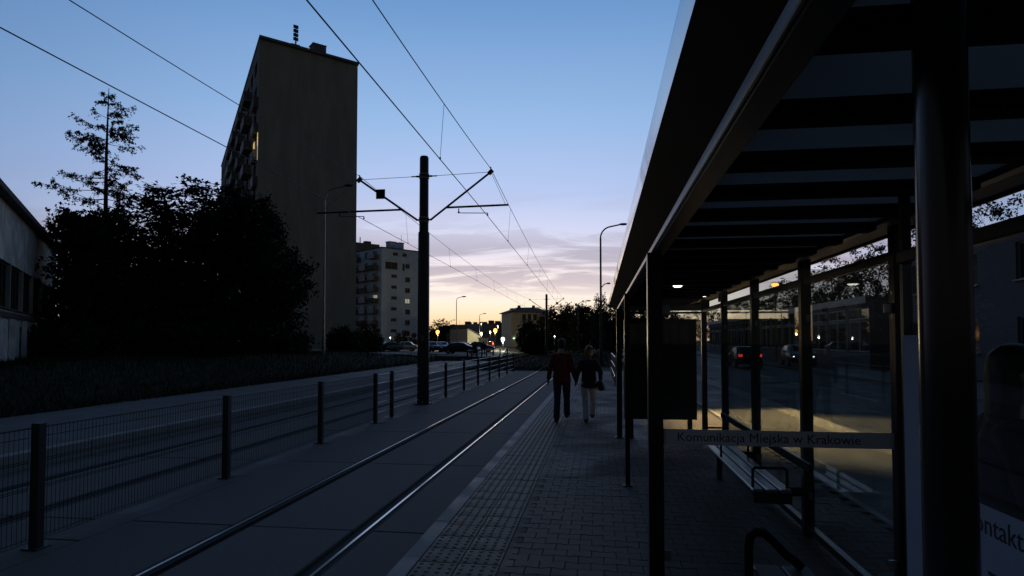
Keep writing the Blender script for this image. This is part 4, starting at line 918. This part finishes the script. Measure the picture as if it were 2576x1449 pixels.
# ------------------------------------------------------------------ trees
def leaf_quads(rg, C, size, flat=0.0, asp=.55):
    n = len(C); nrm = rg.normal(0, 1, (n, 3)); nrm[:, 2] += flat * 3 * np.sign(rg.uniform(-.2, 1, n)); nrm /= np.linalg.norm(nrm, axis=1)[:, None]
    t = np.cross(nrm, rg.normal(0, 1, (n, 3))); t /= np.linalg.norm(t, axis=1)[:, None] + 1e-9; w = np.cross(nrm, t)
    s = (size * rg.uniform(.6, 1.4, n))[:, None]; V = np.zeros((n, 4, 3))
    V[:, 0] = C - t * s; V[:, 1] = C - w * s * asp + nrm * s * .12; V[:, 2] = C + t * s; V[:, 3] = C + w * s * asp + nrm * s * .12
    return V.reshape(-1, 3), np.arange(4 * n).reshape(n, 4)
def clumps(rg, ells, k, inner=.35):
    vol = np.array([e[1][0] * e[1][1] * e[1][2] for e in ells]) ** .7; pr = vol / vol.sum(); out = []
    for i in rg.choice(len(ells), k, p=pr):
        c, r = ells[i]; d = rg.normal(0, 1, 3); d /= np.linalg.norm(d); q = rg.uniform(inner ** 3, 1) ** (1 / 3)
        out.append(np.array(c) + d * np.array(r) * q)
    return np.array(out)
def tree(name, label, base, ells, k, per, size, leaf='leaf_dark', tr=.16, seed=1, group=None, flat=.0, spread=.35, bark='bark', trunk_top=None, droop=0., cat='tree'):
    """ells: crown lobes as (offset from base, radii)."""
    rg = np.random.default_rng(seed); t = thing(name, label, cat, base, 0, group)
    top = trunk_top or max(e[0][2] for e in ells); bx, by, bz = base
    mid = [(bx + rg.normal(0, .02) * top * i / 6, by + rg.normal(0, .02) * top * i / 6, bz - .3 + (top + .3) * i / 6) for i in range(7)]
    MB().tube(mid, [tr * (1.25 - i * .17) for i in range(7)], 9).build('trunk', bark, t)
    cl = clumps(rg, ells, k); b = MB()
    for c in cl[:: max(1, k // 46)]:
        f = np.clip((c[2] / top) * rg.uniform(.35, .7), .12, .9); i = f * 6; i0 = int(i); p0 = Vector(mid[i0]).lerp(Vector(mid[min(6, i0 + 1)]), i - i0); p1 = Vector((bx, by, bz)) + Vector(c)
        m_ = p0.lerp(p1, .5) + Vector((rg.normal(0, .08), rg.normal(0, .08), .06 * (p1 - p0).length)); r0 = tr * .42 * (1 - .6 * f)
        b.tube([p0, p0.lerp(m_, .5), m_, m_.lerp(p1, .6), p1], [r0, r0 * .8, r0 * .55, r0 * .35, .008], 5)
    b.build('limbs', bark, t)
    C = np.repeat(cl, per, 0); n = len(C); sc = rg.uniform(.6, 1.35, len(cl)).repeat(per)[:, None]
    O = rg.normal(0, spread, (n, 3)) * sc; O[:, 2] *= (.55 if flat else .8)
    if droop: O[:, 2] -= np.abs(rg.normal(0, droop, n)); O[:, :2] *= .45
    V, F = leaf_quads(rg, C + O, size, flat); o = npmesh(name + '_leaves', V, F, leaf, t); o.name = 'crown'
    return t
def vp(u, v, D, base): p = P(u, v, D); return (p.x - base.x, p.y - base.y, p.z - base.z)
# spruce, thin and tall
def spruce(label, base, H, seed):
    rg = np.random.default_rng(seed); t = thing('spruce_tree', label, 'tree', base); bx, by, bz = base
    MB().tube([(bx, by, bz - .3), (bx + .03, by, bz + H * .4), (bx - .03, by, bz + H * .75), (bx + .04, by, bz + H)], [.20, .15, .085, .015], 9).build('trunk', 'bark', t)
    b = MB(); C = []; S = []
    z = H * .30
    while z < H * .985:
        q = (H - z) / (H * .70); n = int(rg.integers(2, 5)) if q < .95 else 3; R = 4.9 * q ** .66 + .15
        for k in range(n):
            a = rg.uniform(0, 2 * PI); ln = R * rg.choice([.35, .6, .85, 1.0]) * rg.uniform(.75, 1.15) * (1 + .15 * cos(a - 2.6)); dr = rg.uniform(-.45, .22) - .06 * q; up = rg.uniform(.0, .38)
            pts = []
            for i in range(7):
                s = i / 6; pts.append(Vector((cos(a + .12 * s * rg.normal()) * ln * s, sin(a) * ln * s, z + ln * (dr * s + up * s * s * 1.1))))
            b.tube([p + Vector((bx, by, bz)) for p in pts], [.03 * q + .012, .026 * q + .010, .02 * q + .008, .012 * q + .007, .010, .007, .004], 5)
            for i in range(int(6 + ln * 8)):
                s = rg.uniform(.22, 1) ** .7; j = min(5, int(s * 6)); p = pts[j].lerp(pts[j + 1], s * 6 - j)
                if rg.random() < .12: continue
                tl_ = rg.uniform(.12, .5) * (1.15 - s * .5); ta = a + rg.choice([-1, 1]) * rg.uniform(.5, 1.3); e = p + Vector((cos(ta) * tl_, sin(ta) * tl_, -rg.uniform(.1, 1.3) * tl_))
                b.tube([p + Vector((bx, by, bz)), e + Vector((bx, by, bz))], [.008, .004], 4, False)
                for w in range(int(rg.integers(4, 12))): C.append(np.array(p.lerp(e, rg.uniform(.1, 1.1))) + rg.normal(0, .045, 3))
        z += rg.uniform(.14, .40)
    b.build('branches', 'bark', t); C = np.array(C); V, F = leaf_quads(rg, C, .075, 0, .42); o = npmesh('needles', V, F, 'needle', t); o.name = 'crown'
    return t
B0 = GZ(258, 38, 1.0); spruce('tall thin spruce standing against the sky beside the old workshop', B0, P(265, 213, 38).z - 1.0, 5)
# leafy trees in front of the tower
bt = GZ(420, 40, 1.0); s = 40 / FOC
E_ = lambda u, v, ru, rv, D, base, rd=None: (vp(u, v, D, base), (ru / FOC * D, (rd or ru) / FOC * D, rv / FOC * D))
tree('chestnut_tree', 'broad leafy tree with flat umbrella sprays between spruce and tower', bt,
     [E_(400, 640, 120, 165, 40, bt), E_(470, 560, 75, 95, 40, bt), E_(355, 560, 60, 80, 41, bt), E_(505, 520, 55, 80, 39, bt), E_(400, 760, 140, 110, 40, bt), E_(300, 700, 80, 130, 40, bt), E_(372, 490, 28, 45, 40, bt), E_(490, 475, 26, 40, 40, bt)],
     520, 34, .15, 'leaf_mid', .22, 21, 'leafy trees before the tower', .9, .30)
bt = GZ(222, 36.5, .9)
tree('ivy_tree', 'dense dark tree with a level ivy-covered top under the spruce', bt,
     [E_(185, 590, 38, 62, 36.5, bt, 60), E_(225, 585, 40, 55, 36.5, bt, 60), E_(268, 590, 38, 60, 36.5, bt, 60), E_(225, 690, 85, 110, 36.5, bt), E_(215, 790, 90, 100, 36.5, bt), E_(262, 850, 70, 80, 36.5, bt)], 620, 34, .13, 'leaf_dark', .22, 22, 'leafy trees before the tower', 0, .26)
bt = GZ(630, 44, 1.0)
tree('linden_tree', 'large round dark tree overlapping the beige tower end wall', bt,
     [E_(610, 590, 75, 115, 44, bt), E_(660, 640, 75, 110, 44, bt), E_(700, 700, 80, 105, 43, bt), E_(620, 740, 130, 120, 44, bt), E_(560, 545, 42, 85, 44, bt), E_(585, 525, 45, 55, 44, bt), E_(635, 540, 50, 62, 44, bt), E_(745, 745, 45, 75, 43, bt), E_(640, 810, 130, 60, 43, bt), E_(560, 690, 80, 120, 44, bt)],
     720, 34, .14, 'leaf_dark', .26, 23, 'leafy trees before the tower', 0, .28)
bt = GZ(335, 47, 1.0)
tree('linden_tree', 'dark dense tree standing behind the umbrella tree and the spruce trunk', bt,
     [E_(330, 690, 90, 90, 47, bt), E_(300, 770, 90, 90, 47, bt), E_(370, 780, 90, 90, 47, bt), E_(420, 700, 80, 90, 48, bt)], 420, 34, .16, 'leaf_dark', .2, 25, 'leafy trees before the tower', 0, .3)
bt = GZ(495, 42, 1.0)
tree('linden_tree', 'dark dense tree filling the gap between umbrella tree and round tree', bt,
     [E_(500, 680, 75, 120, 42, bt), E_(470, 790, 90, 90, 42, bt), E_(530, 600, 50, 90, 43, bt), E_(520, 830, 80, 60, 41, bt)], 420, 34, .14, 'leaf_dark', .2, 24, 'leafy trees before the tower', 0, .28)
SHR = [(60, 33, 70, 60, 'low shrub growing over the workshop doorway'), (215, 33, 75, 70, 'dark shrub under the ivy-covered tree'), (340, 36, 90, 75, 'broad dark shrub under the umbrella tree'),
       (460, 37, 80, 70, 'dark shrub left of the round tree foot'), (585, 39, 85, 70, 'dark shrub at the foot of the round tree'), (700, 40, 75, 55, 'low dark shrub at the right skirt of the round tree'), (120, 35, 50, 90, 'tall thin shrub at the workshop corner')]
for i, (u, D, ru, rv, lb) in enumerate(SHR):
    bs = GZ(u, D, terr(*GZ(u, D, 0).xy) - .05); r = ru / FOC * D; h = rv / FOC * D
    sp_ = 110 if i else 40
    tree('shrub', lb, bs, [((0, 0, h * .6), (r, r * .8, h * .62)), ((r * .5, .1, h * .5), (r * .6, r * .6, h * .45)), ((-r * .5, -.2, h * .45), (r * .55, r * .6, h * .5))], sp_, 26, .12, 'leaf_mid' if i % 2 else 'leaf_dark', .05, 40 + i, 'shrubs on the bank', 0, .2, cat='shrub')
bs = GZ(862, 66, .55); r = 36 / FOC * 66
tree('shrub', 'large rounded bush at the foot of the beige tower wall', bs, [((0, 0, r * .9), (r, r, r)), ((r * .5, 0, r * .6), (r * .7, r * .7, r * .7)), ((-r * .4, 0, r * .7), (r * .6, r * .7, r * .8))], 200, 28, .13, 'leaf_dark', .07, 61, 'shrubs on the bank', 0, .24, cat='shrub')
bs = GZ(925, 92, .3); r = 34 / FOC * 92
tree('shrub', 'dark bush below the balconies of the blue-grey block', bs, [((0, 0, r * .9), (r, r, r * 1.3)), ((r * .7, 0, r * .5), (r * .5, r * .7, r * .7))], 200, 24, .16, 'leaf_dark', .07, 62, 'shrubs on the bank', 0, .3, cat='shrub')
for i, (u, v, D, lb) in enumerate(((1003, 836, 118, 'narrow thuja nearest the blue-grey block corner'), (1020, 830, 120, 'taller narrow thuja with a round head before the blue-grey block'), (1040, 838, 121, 'narrow thuja below the stair windows'))):
    bs = GZ(u, D, .3); h = P(u, v, D).z - .3
    tree('thuja', lb, bs, [((0, 0, h * .5), (.7, .7, h * .52)), ((0, 0, h * .3), (.85, .85, h * .3))], 60, 24, .14, 'leaf_far', .06, 70 + i, 'small evergreens before the block', 0, .2)
# tree row behind the far mast and right of it
rowt = [(1330, 838, 20, 98, 'small round tree before the pale house'), (1352, 862, 26, 88, 'low dark hedge-like tree left of the far mast'), (1400, 792, 40, 108, 'dark leafy tree right of the far mast'), (1440, 788, 42, 112, 'dark leafy tree in the middle of the tree row'),
        (1478, 792, 38, 104, 'dark leafy tree at the right of the tree row'), (1545, 790, 46, 96, 'dark leafy tree hidden behind the shelter front'), (1600, 785, 50, 110, 'dark leafy tree seen through the poster end'), (1660, 790, 52, 118, 'dark leafy tree far down the road')]
for i, (u, v, ru, D, lb) in enumerate(rowt):
    bs = GZ(u, D, .1); r = ru / FOC * D; top = P(u, v - 10, D).z + .9
    tree('leafy_tree', lb, bs, [((0, 0, top * .62), (r, r, top * .38)), ((r * .6, .3, top * .45), (r * .7, r * .7, top * .35)), ((-r * .6, 0, top * .42), (r * .7, r * .7, top * .36)), ((0, -.5, top * .25), (r * 1.1, r * .8, top * .25))], 400, 26, .19, 'leaf_far', .16, 80 + i, 'tree row beyond the platform', 0, .34)
bs = GZ(1512, 72, .1); h = P(1512, 728, 72).z
tree('weeping_birch', 'weeping birch with hanging twigs beside the tall dark street lamp', bs, [((0, 0, h * .8), (.85, .85, h * .16)), ((.3, 0, h * .6), (1.1, 1.0, h * .22)), ((-.4, 0, h * .62), (.7, .8, h * .2)), ((0, 0, h * .35), (1.2, 1, h * .25))], 200, 26, .09, 'leaf_far', .11, 95, None, 0, .22, 'bark_birch', h * .92, .55)
# trees across the road
ac = [(1880, 745, 46, 84, 'thin tree over the far end of the pavilion roof'), (1985, 700, 62, 66, 'leafy tree behind the pavilion beside the orange lamp'), (2095, 640, 85, 56, 'tall leafy tree behind the pavilion windows'), (2215, 600, 90, 50, 'tall leafy tree behind the near end of the pavilion'),
      (2390, 520, 110, 44, 'tall leafy tree behind the grey building'), (2540, 480, 120, 42, 'tall leafy tree behind the grey building roof near the frame edge'), (1765, 765, 50, 120, 'small leafy tree far along the road')]
for i, (u, v, ru, D, lb) in enumerate(ac):
    bs = GZ(u, D, .15); bs = bs if bs.x < 16 and i == 6 else Vector((bs.x, bs.y, .15)); r = ru / FOC * D; top = P(u, v, D).z
    tree('leafy_tree', lb, bs, [((0, 0, top * .72), (r, r, top * .27)), ((r * .7, 0, top * .55), (r * .7, r * .7, top * .25)), ((-r * .7, 0, top * .55), (r * .7, r * .7, top * .25)), ((0, 0, top * .35), (r, r, top * .2))], 260, 34, .10, 'leaf_mid', .18, 110 + i, 'trees across the road', 0, .21)
bs = GZ(1108, 140, .3)
tree('leafy_tree', 'ragged dark tree above the orange lamp beside the thick mast', bs, [((0, 0, 4.2), (2.6, 2, 2.2)), ((1.6, 0, 2.8), (2, 2, 2)), ((-1.6, 0, 3), (2, 2, 2.2))], 150, 18, .2, 'leaf_far', .15, 131, None, 0, .4)
# ------------------------------------------------------------------ cars
def car(label, mat_, loc, rz, lit=False, L_=4.1, Wd=1.74, Ht=1.46, group='cars in the car park', estate=0, tails=False):
    t = thing('parked_car' if not (lit or tails) else 'moving_car', label, 'car', loc, rz, group)
    R_ = wm(t); h = L_ / 2
    st = [(-h, .42, .78, .78, .66, .70), (-h + .12, .30, .92, .95, .76, .74), (-h + .55, .26, .98, 1.0, .84, .60), (-h + 1.0, .24, .95, Ht - .03, .86, .66), (-.25, .24, .93, Ht, .87, .68), (.35, .24, .92, Ht - .04, .87, .66), (.95, .24, .93, 1.02, .87, .62), (h - .45, .25, .86, .90, .85, .68), (h - .12, .30, .70, .76, .78, .66), (h, .42, .58, .60, .64, .60)]
    if estate: st[2] = (-h + .45, .26, .98, Ht - .12, .84, .64)
    sc = Wd / 2 / .87
    def ring(s):
        x, zb, zbelt, ztop, w, wr = s; w *= sc; wr = min(wr * sc, w * .97)
        right = [(x, w * .86, zb), (x, w, zb + .14), (x, w * 1.0, (zb + zbelt) / 2), (x, w * .96, zbelt), (x, wr, max(zbelt + .01, ztop - .05)), (x, wr * .72, ztop)]
        return right + [(a, -b_, c) for a, b_, c in reversed(right)]
    b = MB(); k = 12; vs = []
    for s in st: vs += [R_ @ Vector(p) for p in ring(s)]
    fs = []
    for i in range(len(st) - 1):
        for j in range(k): fs.append((i * k + j, i * k + (j + 1) % k, (i + 1) * k + (j + 1) % k, (i + 1) * k + j))
    fs += [tuple(range(k)), tuple(range((len(st) - 1) * k, len(st) * k))]; b.add(vs, fs); b.build('body', mat_, t, 60)
    def pane(q, name='window', m='car_glass', ins=.08, off=.012, par=t):
        q = [Vector(p) for p in q]; c = sum(q, Vector()) / 4; n = (q[1] - q[0]).cross(q[3] - q[0]).normalized()
        if n.dot(c - Vector((0, 0, .6))) < 0: n = -n
        q = [p + (c - p) * ins + n * off for p in q]; return MB().add([R_ @ p for p in q], [(0, 1, 2, 3)]).build(name, m, par, 0)
    rr = [ring(s) for s in st]
    for i in (3, 4, 5):
        for a, c in ((3, 4), (8, 7)): pane([rr[i][a], rr[i + 1][a], rr[i + 1][c], rr[i][c]], ins=.10)
    for i, nm in ((5, 'windscreen'), (2, 'rear_window')): pane([rr[i][5], rr[i + 1][5], rr[i + 1][6], rr[i][6]], nm, ins=.06)
    pane([rr[2][3], rr[3][3], rr[3][4], rr[2][4]]); pane([rr[2][8], rr[3][8], rr[3][7], rr[2][7]])
    for x in (-h + .78, h - .80):
        for s in (-1, 1):
            yy = s * (Wd / 2 - .09); w = MB().tube([R_ @ Vector((x, yy - .10, .31)), R_ @ Vector((x, yy + .10, .31))], .31, 18).build('wheel', 'tyre', t)
            MB().tube([R_ @ Vector((x, yy + s * .085, .31)), R_ @ Vector((x, yy + s * .108, .31))], .20, 14).build('rim', 'rim', w)
    for s in (-1, 1):
        MB().ball(R_ @ Vector((h - .13, s * .60, .66)), .085 if lit else .13, 10, 6, (.9, 1.1, .6)).build('headlight', 'head_lit' if lit else 'lamp_clear', t)
        MB().bev(-.06, .06, -.12, .12, -.09, .09, .01, R_ @ Matrix.Translation((-h + .06, s * .62, .86))).build('tail_light', 'tail_lit' if tails else 'tail_red', t)
        MB().ball(R_ @ Vector((.85, s * (Wd / 2 + .06), .99)), .09, 8, 6, (1, 1, .8)).build('wing_mirror', mat_, t)
    return t
CZ = .335
def cg(u, D): p = GZ(u, D, CZ); return p
car('silver hatchback parked broadside in front of the blue-grey block', 'car_silver', cg(1016, 95), PI + .15)
car('dark car parked at the left end behind the silver hatchback', 'car_dark', cg(962, 98), PI + .5, estate=1)
car('dark grey car nosing out beside the silver hatchback bonnet', 'car_grey', cg(976, 93), PI + .75)
car('black car behind the dark cars under the bush', 'car_dark', cg(950, 108), PI + .2)
car('small blue-grey car parked close beside the thick mast', 'car_blue', cg(1086, 90), -.9)
car('pale blue car parked between the mast and the black saloon', 'car_silver', cg(1112, 92), -.8)
car('black saloon parked behind the low guard rail', 'car_dark', cg(1162, 77), -.12, L_=4.5, Ht=1.40)
car('dark estate car parked behind the black saloon', 'car_dark', cg(1170, 96), .1, estate=1)
car('grey car parked behind the two seated people', 'car_grey', cg(1208, 90), .15)
car('red-lit car driving off past the orange lamp', 'car_red', GZ(1233, 118, CZ), PI / 2 + YAW, tails=True, group='cars on the street')
car('dark car driving away on the road behind the shelter glass', 'car_dark', Vector((10.0, YD(10, 44), .115)), PI / 2, tails=True, group='cars on the street')
car('car with lit headlights standing at the kerb before the pavilion', 'car_grey', Vector((13.6, YD(13.6, 43.5), .245)), -PI / 2 - .1, lit=True, group='cars on the street')
# low guard rail by the car park
gr = thing('guard_rail', 'low dark guard rail with short posts at the car park edge', 'railing', GZ(1180, 62, .3))
gp = [GZ(u, D, .3) for u, D in ((1176, 60), (1187, 61.5), (1200, 63), (1212, 64.5), (1224, 66), (1241, 68), (1258, 70), (1276, 72))]
for p in gp:
    p.z = .15; MB().bev(p.x - .06, p.x + .06, p.y - .06, p.y + .06, .1, 1.05, .01).build('post', 'fence_paint', gr)
for z in (.65, 1.02):
    MB().tube([(p.x, p.y, z) for p in gp[:6]], .05, 8).build('rail', 'fence_paint', gr)
# platform end railing
er = thing('platform_railing', 'grey tube railing at the far end of the platform', 'railing', (.9, 28, PZ))
for y in (24.5, 26.5, 28.5, 30.5, 32.5): MB().tube([(.62, y, PZ), (.62, y, PZ + 1.1)], .025, 8).build('post', 'galv', er)
for z in (.35, .72, 1.1): MB().tube([(.62, 24.5, PZ + z), (.62, 32.5, PZ + z)], .022, 8).build('rail', 'galv', er)
# ------------------------------------------------------------------ people
def skinmesh(chains, voxel, R_, name, m, parent, smooth=6, cut=None):
    bm = bmesh.new()
    for ch in chains:
        pts = [(Vector(p), (r, r, r) if isinstance(r, (int, float)) else r) for p, r in ch]
        if len(pts) == 1: pts = pts * 2
        for (a, ra), (c, rc) in zip(pts[:-1], pts[1:]):
            d = (c - a).length; n = max(1, int(d / (min(min(ra), min(rc)) * .38)))
            for i in range(n + 1):
                s = i / n; p = a.lerp(c, s); r = [x + (y - x) * s for x, y in zip(ra, rc)]
                bmesh.ops.create_icosphere(bm, subdivisions=2, radius=1, matrix=Matrix.Translation(p) @ Matrix.Diagonal((*r, 1)))
    me = bpy.data.meshes.new('tmp'); bm.to_mesh(me); bm.free(); o = bpy.data.objects.new('tmp', me); COL.objects.link(o)
    rm = o.modifiers.new('r', 'REMESH'); rm.mode = 'VOXEL'; rm.voxel_size = voxel; sm = o.modifiers.new('s', 'SMOOTH'); sm.iterations = smooth; sm.factor = .5
    dg = bpy.context.evaluated_depsgraph_get(); me2 = bpy.data.meshes.new_from_object(o.evaluated_get(dg)); bpy.data.objects.remove(o)
    me2.transform(wm(parent).inverted() @ R_); me2.polygons.foreach_set('use_smooth', [True] * len(me2.polygons)); me2.materials.clear(); me2.materials.append(M[m])
    return link(bpy.data.objects.new(name, me2), parent)
def hand(w, d, th, sc=1.0, curl=.6):
    """palm and five fingers from wrist w pointing along d; th is the thumb side."""
    w, d, th = Vector(w), Vector(d).normalized(), Vector(th).normalized(); n = d.cross(th); out = [[(w, .026 * sc), (w + d * .045 * sc, (.030 * sc, .026 * sc, .030 * sc)), (w + d * .085 * sc, .026 * sc)]]
    for i, ln in enumerate((.070, .080, .075, .060)):
        r0 = w + d * .085 * sc + th * (.027 - .018 * i) * sc; k1 = r0 + d * ln * .45 * sc; k2 = k1 + (d * cos(curl) + n * sin(curl)) * ln * .33 * sc; k3 = k2 + (d * cos(2 * curl) + n * sin(2 * curl)) * ln * .28 * sc
        out.append([(r0, .0095 * sc), (k1, .009 * sc), (k2, .0085 * sc), (k3, .0075 * sc)])
    t0 = w + d * .025 * sc + th * .022 * sc; out.append([(t0, .012 * sc), (t0 + (d + th * .8).normalized() * .035 * sc, .0105 * sc), (t0 + (d * 1.3 + th * .5).normalized() * .065 * sc, .009 * sc)])
    return out
def person(label, loc, rz, J, mats, vox=.009, hair='short', group=None, bag=None, k=1.0, hem=None, bulk=1.0):
    """J: joint positions in local metres (x right, y ahead, z up)."""
    t = thing('person', label, 'person', loc, rz, group); R_ = wm(t) @ Matrix.Scale(k, 4); V3 = Vector
    j = {a: V3(p) for a, p in J.items()}; hd, nk = j['head'], j['neck']; face = V3(J.get('face', (0, 1, 0))).normalized(); side = face.cross(ZU).normalized()
    head = [[(hd + V3((0, 0, .035)), (.078, .092, .10)), (hd - V3((0, 0, .045)) + face * .012, (.064, .076, .075))], [(hd - V3((0, 0, .085)) + face * .035, (.040, .042, .036))],
            [(hd + face * .088 - V3((0, 0, .005)), .014), (hd + face * .104 - V3((0, 0, .035)), .016)], [(hd + face * .080 - V3((0, 0, .072)), (.024, .016, .010))]]
    for s in (-1, 1): head += [[(hd + side * (s * .080) - face * .008 + V3((0, 0, .012)), (.012, .020, .026)), (hd + side * (s * .080) - V3((0, 0, .02)), (.010, .014, .018))], [(hd + side * (s * .030) + face * .078 + V3((0, 0, .018)), (.014, .012, .009))]]
    core = [[(nk + V3((0, 0, .09)), .052), (nk, .060)], [(nk - V3((0, 0, .06)), (.10, .075, .06)), (j['chest'], (.135, .095, .10)), (j['waist'], (.115, .085, .09)), (j['hip'], (.13, .095, .09))]]
    limb = []
    for s in 'LR':
        core.append([(nk - V3((0, 0, .08)), .055), (j['sh' + s], .058)])
        limb.append([(j['sh' + s], .050), (j['el' + s], .038), (j['wr' + s], .026)])
        limb.append([(j['hp' + s], .080), (j['kn' + s], .052), (j['an' + s], .036)])
        a, f_ = j['an' + s], j['toe' + s]; limb.append([(a - V3((0, 0, .03)), .034), (f_, .026)])
        dd = (j['wr' + s] - j['el' + s]); limb += hand(j['wr' + s], J.get('hd' + s, tuple(dd)), J.get('th' + s, (0, 1, 0)))
    skinmesh(head + core + limb, vox, R_, 'body', mats['skin'], t)
    bk = bulk; jk = [[(nk - V3((0, 0, .03)), (.095, .085, .05)), (nk - V3((0, 0, .10)), (.15, .11, .08)), (j['chest'], (.170 * bk, .135 * bk, .12)), (j['waist'], (.168 * bk, .135 * bk, .11)), (j['hip'] - V3((0, 0, hem or .05)), (.185 * bk, .135 * bk, .06))]]
    for s in 'LR':
        jk.append([(nk - V3((0, 0, .075)), .085), (j['sh' + s] - V3((0, 0, .015)), .074)]); e = j['el' + s].lerp(j['wr' + s], .93); jk.append([(j['sh' + s], .080), (j['el' + s], .060), (e, .046)])
    skinmesh(jk, vox, R_, 'jacket', mats['jacket'], t, 3)
    tr = [[(j['hip'], (.140, .105, .10)), (j['hip'] - V3((0, 0, .08)), (.13, .10, .07))]]
    for s in 'LR': tr.append([(j['hp' + s], .100), (j['hp' + s].lerp(j['kn' + s], .4), .095), (j['kn' + s], .074), (j['kn' + s].lerp(j['an' + s], .95), .074)])
    skinmesh(tr, vox, R_, 'trousers', mats['trousers'], t, 4)
    for s in 'LR':
        a, f_ = j['an' + s], j['toe' + s]; d = (f_ - a); d.z = 0; d.normalize(); sh_ = skinmesh([[(a - V3((0, 0, .005)), .052), (a - V3((0, 0, .040)) - d * .035, .046)], [(a - V3((0, 0, .040)), (.052, .055, .042)), (f_, (.050, .050, .032))]], .008, R_, 'shoe', mats['shoe'], t, 3)
    if hair == 'short': hc = [[(hd + V3((0, 0, .050)) - face * .014, (.090, .102, .092))], [(hd - face * .045 - V3((0, 0, .01)), (.084, .066, .095))]]
    elif hair == 'long': hc = [[(hd + V3((0, 0, .058)) - face * .015, (.090, .102, .092))], [(hd - face * .05, (.088, .065, .10)), (hd - face * .075 - V3((0, 0, .14)), (.085, .050, .08)), (hd - face * .085 - V3((0, 0, .24)), (.070, .040, .06))]]
    else: hc = [[(hd + V3((0, 0, .062)) - face * .02, (.098, .110, .095))], [(hd - face * .06, (.100, .075, .12)), (hd - face * .07 - V3((0, 0, .15)), (.105, .065, .10)), (hd - face * .06 - V3((0, 0, .27)), (.09, .055, .06))]]
    skinmesh(hc, vox, R_, 'hair', mats['hair'], t, 4)
    if bag: skinmesh(bag, .010, R_, 'shoulder_bag', 'bag', t, 4)
    return t
walk = dict(head=(0, .05, 1.655), neck=(0, .02, 1.47), chest=(0, .01, 1.30), waist=(0, 0, 1.10), hip=(0, 0, .97), hpL=(-.095, 0, .92), hpR=(.095, 0, .92),
            knL=(-.10, .02, .49), anL=(-.11, -.08, .085), toeL=(-.12, .09, .035), knR=(.10, .22, .50), anR=(.10, .28, .13), toeR=(.11, .44, .10),
            shL=(-.155, 0, 1.40), shR=(.155, 0, 1.40), elL=(-.25, -.06, 1.14), wrL=(-.29, .05, .90), elR=(.23, -.07, 1.13), wrR=(.30, .02, .91), thL=(0, 1, 0), thR=(0, 1, 0))
mp_ = GZ(1413, 13.6, PZ); wp_ = GZ(1481, 13.5, PZ)
man = person('man in a dark red jacket and jeans walking away along the platform', Vector((mp_.x, mp_.y, PZ)), .02, walk,
             dict(skin='skin', jacket='jacket_red', trousers='jeans', shoe='shoe', hair='hair_dark'), hem=.10, bulk=1.12, group=None)
ww = dict(walk); ww.update(head=(.02, .05, 1.655), face=(.75, .65, 0), elL=(-.27, -.05, 1.14), wrL=(-.30, .03, .95), elR=(.27, -.06, 1.16), wrR=(.27, .10, .98), knL=(-.085, .04, .49), anL=(-.07, -.06, .085), toeL=(-.07, .11, .035), knR=(.09, .20, .50), anR=(.08, .24, .16), toeR=(.09, .40, .12))
person('fair-haired woman in a dark jacket and pale trousers walking beside the man', Vector((wp_.x, wp_.y, PZ)), .02, ww,
       dict(skin='skin', jacket='jacket_navy', trousers='trousers_pale', shoe='shoe', hair='hair_blond'), hair='long', k=.915, hem=.13, bulk=1.05,
       bag=[[((.26, -.03, .88), (.085, .10, .11)), ((.29, -.03, .80), (.09, .10, .07))], [((.20, 0, 1.44), .014), ((.27, -.02, 1.15), .014), ((.27, -.03, .92), .014)]])
rp_ = GZ(2522, 2.8, PZ)
st = dict(walk); st.update(knL=(-.10, .01, .50), anL=(-.11, -.02, .085), toeL=(-.13, .14, .035), knR=(.10, .01, .50), anR=(.11, -.02, .085), toeR=(.14, .14, .035), head=(0, .06, 1.585), neck=(0, .01, 1.40), chest=(0, 0, 1.24), waist=(0, 0, 1.06), shL=(-.18, 0, 1.35), shR=(.18, 0, 1.35),
          elL=(-.25, .04, 1.10), wrL=(-.10, .24, 1.16), elR=(.25, .04, 1.10), wrR=(.08, .25, 1.13), hdL=(.6, .6, .5), hdR=(-.6, .6, .5), thL=(0, 0, 1), thR=(0, 0, 1))
person('dark-haired person in black standing behind the notice board glass', Vector((rp_.x, rp_.y, PZ)), -1.9, st, dict(skin='skin', jacket='cloth_black', trousers='cloth_black', shoe='shoe', hair='hair_dark'), hair='bob')
sit = dict(walk); sit.update(head=(0, .06, 1.50), neck=(0, .02, 1.32), chest=(0, .0, 1.16), waist=(0, 0, 1.0), hip=(0, 0, .88), hpL=(-.10, .03, .86), hpR=(.10, .03, .86), knL=(-.13, .38, .72), anL=(-.12, .42, .28), toeL=(-.12, .57, .24), knR=(.13, .38, .72), anR=(.12, .42, .28), toeR=(.12, .57, .24),
           shL=(-.19, 0, 1.27), shR=(.19, 0, 1.27), elL=(-.26, .05, 1.02), wrL=(-.14, .27, .90), elR=(.26, .05, 1.02), wrR=(.14, .27, .90))
for (u, D, lb) in ((1195, 62.4, 'person in dark clothes sitting on the guard rail, hunched'), (1217, 65.1, 'person in dark clothes sitting upright on the guard rail near the yellow shed')):
    p = GZ(u, D, .30); person(lb, Vector((p.x, p.y, .30)), YAW + .1, sit, dict(skin='skin', jacket='cloth_black', trousers='cloth_black', shoe='shoe', hair='hair_dark'), vox=.016, k=.98)
